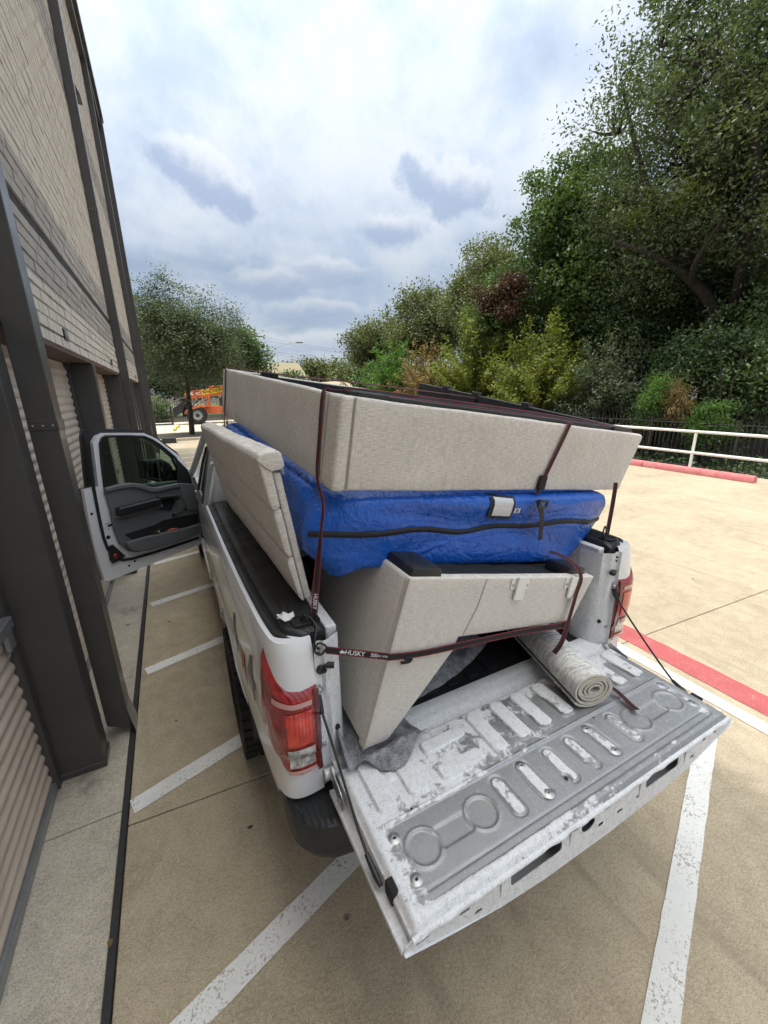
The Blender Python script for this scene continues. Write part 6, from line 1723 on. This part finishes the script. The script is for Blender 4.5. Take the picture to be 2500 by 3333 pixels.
def wheel_stop(p, q, label):
    p, q = Vector(p), Vector(q); d = (q-p).normalized(); n = Vector((-d.y, d.x, 0))
    g = G(); g.prism([(-.09, .001), (.09, .001), (.055, .13), (-.055, .13)], 0, (q-p).length, lambda a, b, dd: tuple(p+n*a+d*dd+Vector((0, 0, b))))
    tag(g.obj('wheel_stop', M_YELLOWLINE, recalc=True, bevel=.01, seg=1), label, 'wheel stop', 'wheel stops of the far lot')
wheel_stop((-.55, 31.6, 0), (-.75, 29.8, 0), 'yellow concrete wheel stop just left of the shade tree trunk')
wheel_stop((-.78, 29.6, 0), (-.90, 27.9, 0), 'yellow concrete wheel stop end-on nearest the camera on the far lot')
picket_fence('picket_fence', 'straight black iron fence behind the orange machine', (-9, 37.2), (9, 37.2), 0, 1.9, .16, (0, 0), None, .014)
def yucca(x, y, sc, label, seed):
    t = thing('yucca', (x, y, .06), label, 'plant', 'spiky plants in the planting strip'); rs_ = np.random.RandomState(seed); g = G()
    for i in range(46):
        a = rs_.uniform(0, 6.28); el = rs_.uniform(.15, 1.45); L = sc*rs_.uniform(.7, 1.1); d = Vector((math.cos(a)*math.cos(el), math.sin(a)*math.cos(el), math.sin(el)))
        w_ = d.cross(Vector((0, 0, 1))).normalized()*.022*sc
        b = Vector((x, y, .08)); mid = b+d*L*.55; tip = b+d*L-Vector((0, 0, .10*L*math.cos(el)))
        n = len(g.v); g.v += [tuple(b-w_), tuple(b+w_), tuple(mid+w_*.9), tuple(mid-w_*.9), tuple(tip)]
        g.f += [(n, n+1, n+2, n+3), (n+3, n+2, n+4)]
    g.obj('blades', L_GREYGREEN, t)
yucca(1.75, 23.6, .95, 'spiky yucca right of the shade tree trunk', 1); yucca(2.9, 23.4, .8, 'smaller spiky yucca partly behind the headboard', 2)
# drain box at the building corner
tag(G().box(-1.55, -.95, 20.6, 21.3, .002, .24).obj('utility_box', M_CHARCOAL, bevel=.02), 'low dark utility box at the building corner', 'box')

# ------------------------------------------------------------------ orange telehandler on the far lot
th_ = thing('telehandler', (3.2, 34.2, 0), 'orange telehandler with a yellow rental banner on its boom', 'telehandler')
def twheel(x, y):
    wv = thing('wheel', (x, y, .66), None, None); attach(wv, th_); ROOTM[wv] = Matrix.Translation((x, y, .66))
    g = G(); g.lathe([(.36, -.2), (.50, -.24), (.62, -.21), (.655, -.15), (.655, .15), (.62, .21), (.50, .24), (.36, .2)], 32, lambda a, b, h: (x+a, y+h, .66+b))
    for k in range(20):
        M = Matrix.Translation((x, y, .66)) @ Matrix.Rotation(2*math.pi*k/20, 4, 'Y')
        g.box(-.045, .045, -.20, -.01, .62, .685, M); g.box(-.0+.06, .15, .01, .20, .62, .685, M)
    g.obj('tyre', M_RUBBER, wv, smooth=40)
    G().lathe([(.37, -.19), (.34, -.10), (.20, -.12), (.18, -.20), (.0, -.21)], 24, lambda a, b, h: (x+a, y+h, .66+b)).obj('rim', M_GALV, wv, smooth=40)
    G().lathe([(.0, -.24), (.10, -.24), (.14, -.2)], 16, lambda a, b, h: (x+a, y+h, .66+b)).obj('hub', M_HOLE, wv, smooth=40)
for x in (.85, 4.4):
    for y in (33.2, 35.2): twheel(x, y)
g = G(); g.prism([(.0, .75), (5.6, .70), (5.9, 1.15), (4.9, 1.45), (3.2, 1.25), (1.7, 1.32), (.2, 1.05)], 33.5, 34.9, lambda a, b, d: (a, d, b)); g.obj('chassis', M_ORANGE, th_, bevel=.04, recalc=True)
g = G(); g.prism([(.25, 1.02), (1.35, 1.32), (1.75, 1.30), (1.5, 1.42), (.7, 1.32)], 32.95, 33.45, lambda a, b, d: (a, d, b)); g.obj('mudguard', M_ORANGE, th_, recalc=True)
Mb = Matrix.Translation((.36, 33.75, 2.08)) @ Matrix.Rotation(R(-7.5), 4, 'Y')
G().box(0, 6.0, 0, .42, -.29, .29, Mb).obj('boom', M_ORANGE, th_, bevel=.02)
G().box(-.14, .0, .08, .34, -.2, .2, Mb).obj('inner_boom', M_ORANGE, th_, bevel=.02)
G().box(1.05, 3.2, -.012, -.002, -.10, .26, Mb).obj('banner', M_BANNER, th_)
Mt = Mb @ frame((2.0, -.016, .08), (1, 0, 0), (0, 0, 1), (0, -1, 0))
text('banner_text', 'RENT EQUIPMENT', .25, Mt @ Matrix.Translation((.16, 0, 0)), M_SIGN, th_, .001)
text('boom_text', 'SK', .30, Mb @ frame((.80, -.006, .03), (1, 0, 0), (0, 0, 1), (0, -1, 0)), M_PRINT, th_, .001)
g = G(); g.prism([(-.10, .12), (.10, .12), (.09, -.02), (0, -.14), (-.09, -.02)][::-1], 0, .004, lambda a, b, d: (.34+a, -.008+d, .06+b)); g.obj('boom_mark', M_PRINT, th_, M=Mb, recalc=True)
for y in (33.3, 34.6):
    G().tube([(1.95, y, 1.1), (1.75, y, 1.7), (1.95, y, 2.55), (2.15, y, 2.72), (3.4, y, 2.78), (3.7, y, 2.6), (3.85, y, 1.2)], .045, 8).obj('cab_hoop', M_ORANGE, th_, smooth=50)
G().tube([(1.75, 33.28, 1.7), (1.6, 33.25, 1.25), (1.9, 33.25, .85)], .045, 8).obj('step_hoop', M_ORANGE, th_, smooth=50)
G().box(2.0, 3.7, 33.34, 34.56, 2.74, 2.80).obj('cab_roof', M_ORANGE, th_)
G().box(2.6, 3.3, 33.5, 34.2, 1.25, 1.9).obj('driver_seat', M_BLACKPL, th_, bevel=.05)
G().tube([(.7, 33.9, 1.25), (1.4, 33.9, 1.75)], .06, 8).obj('lift_cylinder', M_STEEL, th_, smooth=50)
g = G(); g.prism([(-.75, .55), (-.15, .9), (.15, 1.55), (.0, 1.75), (-.35, 1.45), (-.75, 1.2)], 33.4, 34.5, lambda a, b, d: (a, d, b)); g.obj('fork_carriage', M_BLACKPL, th_, bevel=.03, recalc=True)
G().tube([(.2, 33.95, 1.2), (-.15, 33.95, 1.85), (.36, 33.95, 2.0)], .10, 8).obj('boom_head', M_CHARCOAL, th_, smooth=50)
for y in (33.45, 34.35):
    g = G(); g.box(-.95, -.82, y-.07, y+.07, .08, 1.35); g.box(-2.1, -.82, y-.07, y+.07, .04, .09); g.obj('fork', M_IRON, th_)
# ------------------------------------------------------------------ far buildings, poles and wires
def far_building(name, label, x0, x1, y0, y1, hw, hr, ov):
    b = thing(name, ((x0+x1)/2, (y0+y1)/2, 0), label, 'building')
    G().box(x0, x1, y0, y1, 0, hw).obj('wall', M_CREAM, b)
    A = [(x0-ov, y0-ov, hw-.3), (x1+ov, y0-ov, hw-.3), (x1+ov, y1+ov, hw-.3), (x0-ov, y1+ov, hw-.3), (x0+.9, y0+1.2, hw+hr), (x1-.9, y0+1.2, hw+hr), (x1-.9, y1-1, hw+hr), (x0+.9, y1-1, hw+hr)]
    rf = G().add(A, [(0, 1, 5, 4), (1, 2, 6, 5), (2, 3, 7, 6), (3, 0, 4, 7), (4, 5, 6, 7)]).obj('roof', M_TANROOF, b)
    n = int((x1-x0)/3)
    for i in range(n):
        xa = x0+.8+i*(x1-x0-1.2)/n
        wd = G().box(xa, xa+1.3, y0-.05, y0+.02, .9, 2.3).obj('window', M_CREAM, b)
        G().box(xa+.1, xa+1.2, y0-.07, y0-.052, 1.0, 2.2).obj('pane', M_PRIVGLASS, wd)
    G().box(x0-ov+.02, x1+ov-.02, y0-ov-.02, y0-ov+.05, hw-.5, hw-.302).obj('fascia', M_CREAM, rf)
    return b
far_building('mansard_building', 'pale tan building with a mansard roof far behind the bed frame', 17.5, 26.0, 88, 100, 5.2, 2.9, .6)
far_building('low_building', 'low cream building right of the mansard one', 27.0, 36.0, 74, 84, 3.0, 1.0, .5)
ob = thing('street_lamp', (9.95, 57.8, 0), 'grey twin-arm street lamp behind the bed frame', 'street lamp')
G().tube([(9.95, 57.8, 0), (9.95, 57.8, 10.4)], [.13, .08], 8).obj('pole', M_POLEGREY, ob, smooth=50)
G().tube(curve([(9.95, 57.8, 6.0), (11.5, 57.6, 7.0), (14.0, 57, 8.3), (15.8, 56.5, 8.6)], 5), .04, 6).obj('mast_arm', M_POLEGREY, ob, smooth=50)
G().box(15.6, 16.5, 56.3, 56.7, 8.5, 8.65).obj('luminaire', M_POLEGREY, ob, bevel=.04)
G().tube(curve([(9.95, 57.8, 4.4), (9.2, 57.8, 5.6), (8.4, 57.8, 5.9)], 5), .06, 6).obj('short_arm', M_POLEGREY, ob, smooth=50)
G().box(7.7, 8.5, 57.6, 58.0, 5.75, 5.95).obj('luminaire', M_PRINT, ob, bevel=.04)
up_ = thing('utility_pole', (12.2, 67, 0), 'wooden utility pole carrying wires beside the street lamp', 'utility pole')
G().tube([(12.2, 67, 0), (12.3, 67, 11.4)], [.19, .13], 8).obj('pole', M_POLEWOOD, up_, smooth=50)
G().box(10.9, 13.6, 66.92, 67.05, 10.3, 10.45).obj('crossarm', M_POLEWOOD, up_)
for k, z in enumerate((10.5, 10.1, 8.6, 8.2)):
    pts = [(12.2+(50)*t, 67+30*t, z+1.0*t-1.2*math.sin(math.pi*t)) for t in np.linspace(0, 1, 16)]
    G().tube(pts, .014, 4).obj('wire', M_IRON, up_)
    pts = [(12.2-34*t, 67-4*t, z-1.0*math.sin(math.pi*t)) for t in np.linspace(0, 1, 12)]
    G().tube(pts, .014, 4).obj('wire', M_IRON, up_)
# small litter on the paving
rs = np.random.RandomState(9)
for i, (x, y) in enumerate(((-1.05, .62), (-1.38, 1.62), (4.4, 1.9), (3.4, 2.5), (4.1, 1.1), (-.72, .30))):
    n = len(G().v); a = rs.uniform(0, 6.28); l = rs.uniform(.012, .022)
    V = [(x+l*math.cos(a)*u-l*.5*math.sin(a)*v, y+l*math.sin(a)*u+l*.5*math.cos(a)*v, .008+.004*abs(u)) for u, v in ((-1, 0), (-.3, .8), (.5, .7), (1, 0), (.5, -.7), (-.3, -.8))]
    lb = ['left of the second hatch stripe', 'by the foot of the near downspout', 'far out on the sunlit paving', 'on the sunlit paving beyond the red line', 'near the paving joint on the right', 'on the hatch stripe under the bumper'][i]
    tag(G().add(V, [(0, 1, 2, 3, 4, 5)]).obj('fallen_leaf', M_BARK), 'small dry leaf lying '+lb, 'leaf', 'fallen leaves on the paving')
V = [(-1.655+.012*math.cos(a)*(1 if math.sin(a) > 0 else .7), .405+.016*math.sin(a), .013) for a in np.linspace(0, 6.28, 12)[:-1]]
tag(G().add(V, [tuple(range(11))]).obj('fallen_leaf', L_BROWN), 'tan leaf stuck on the black tar joint', 'leaf', 'fallen leaves on the paving')
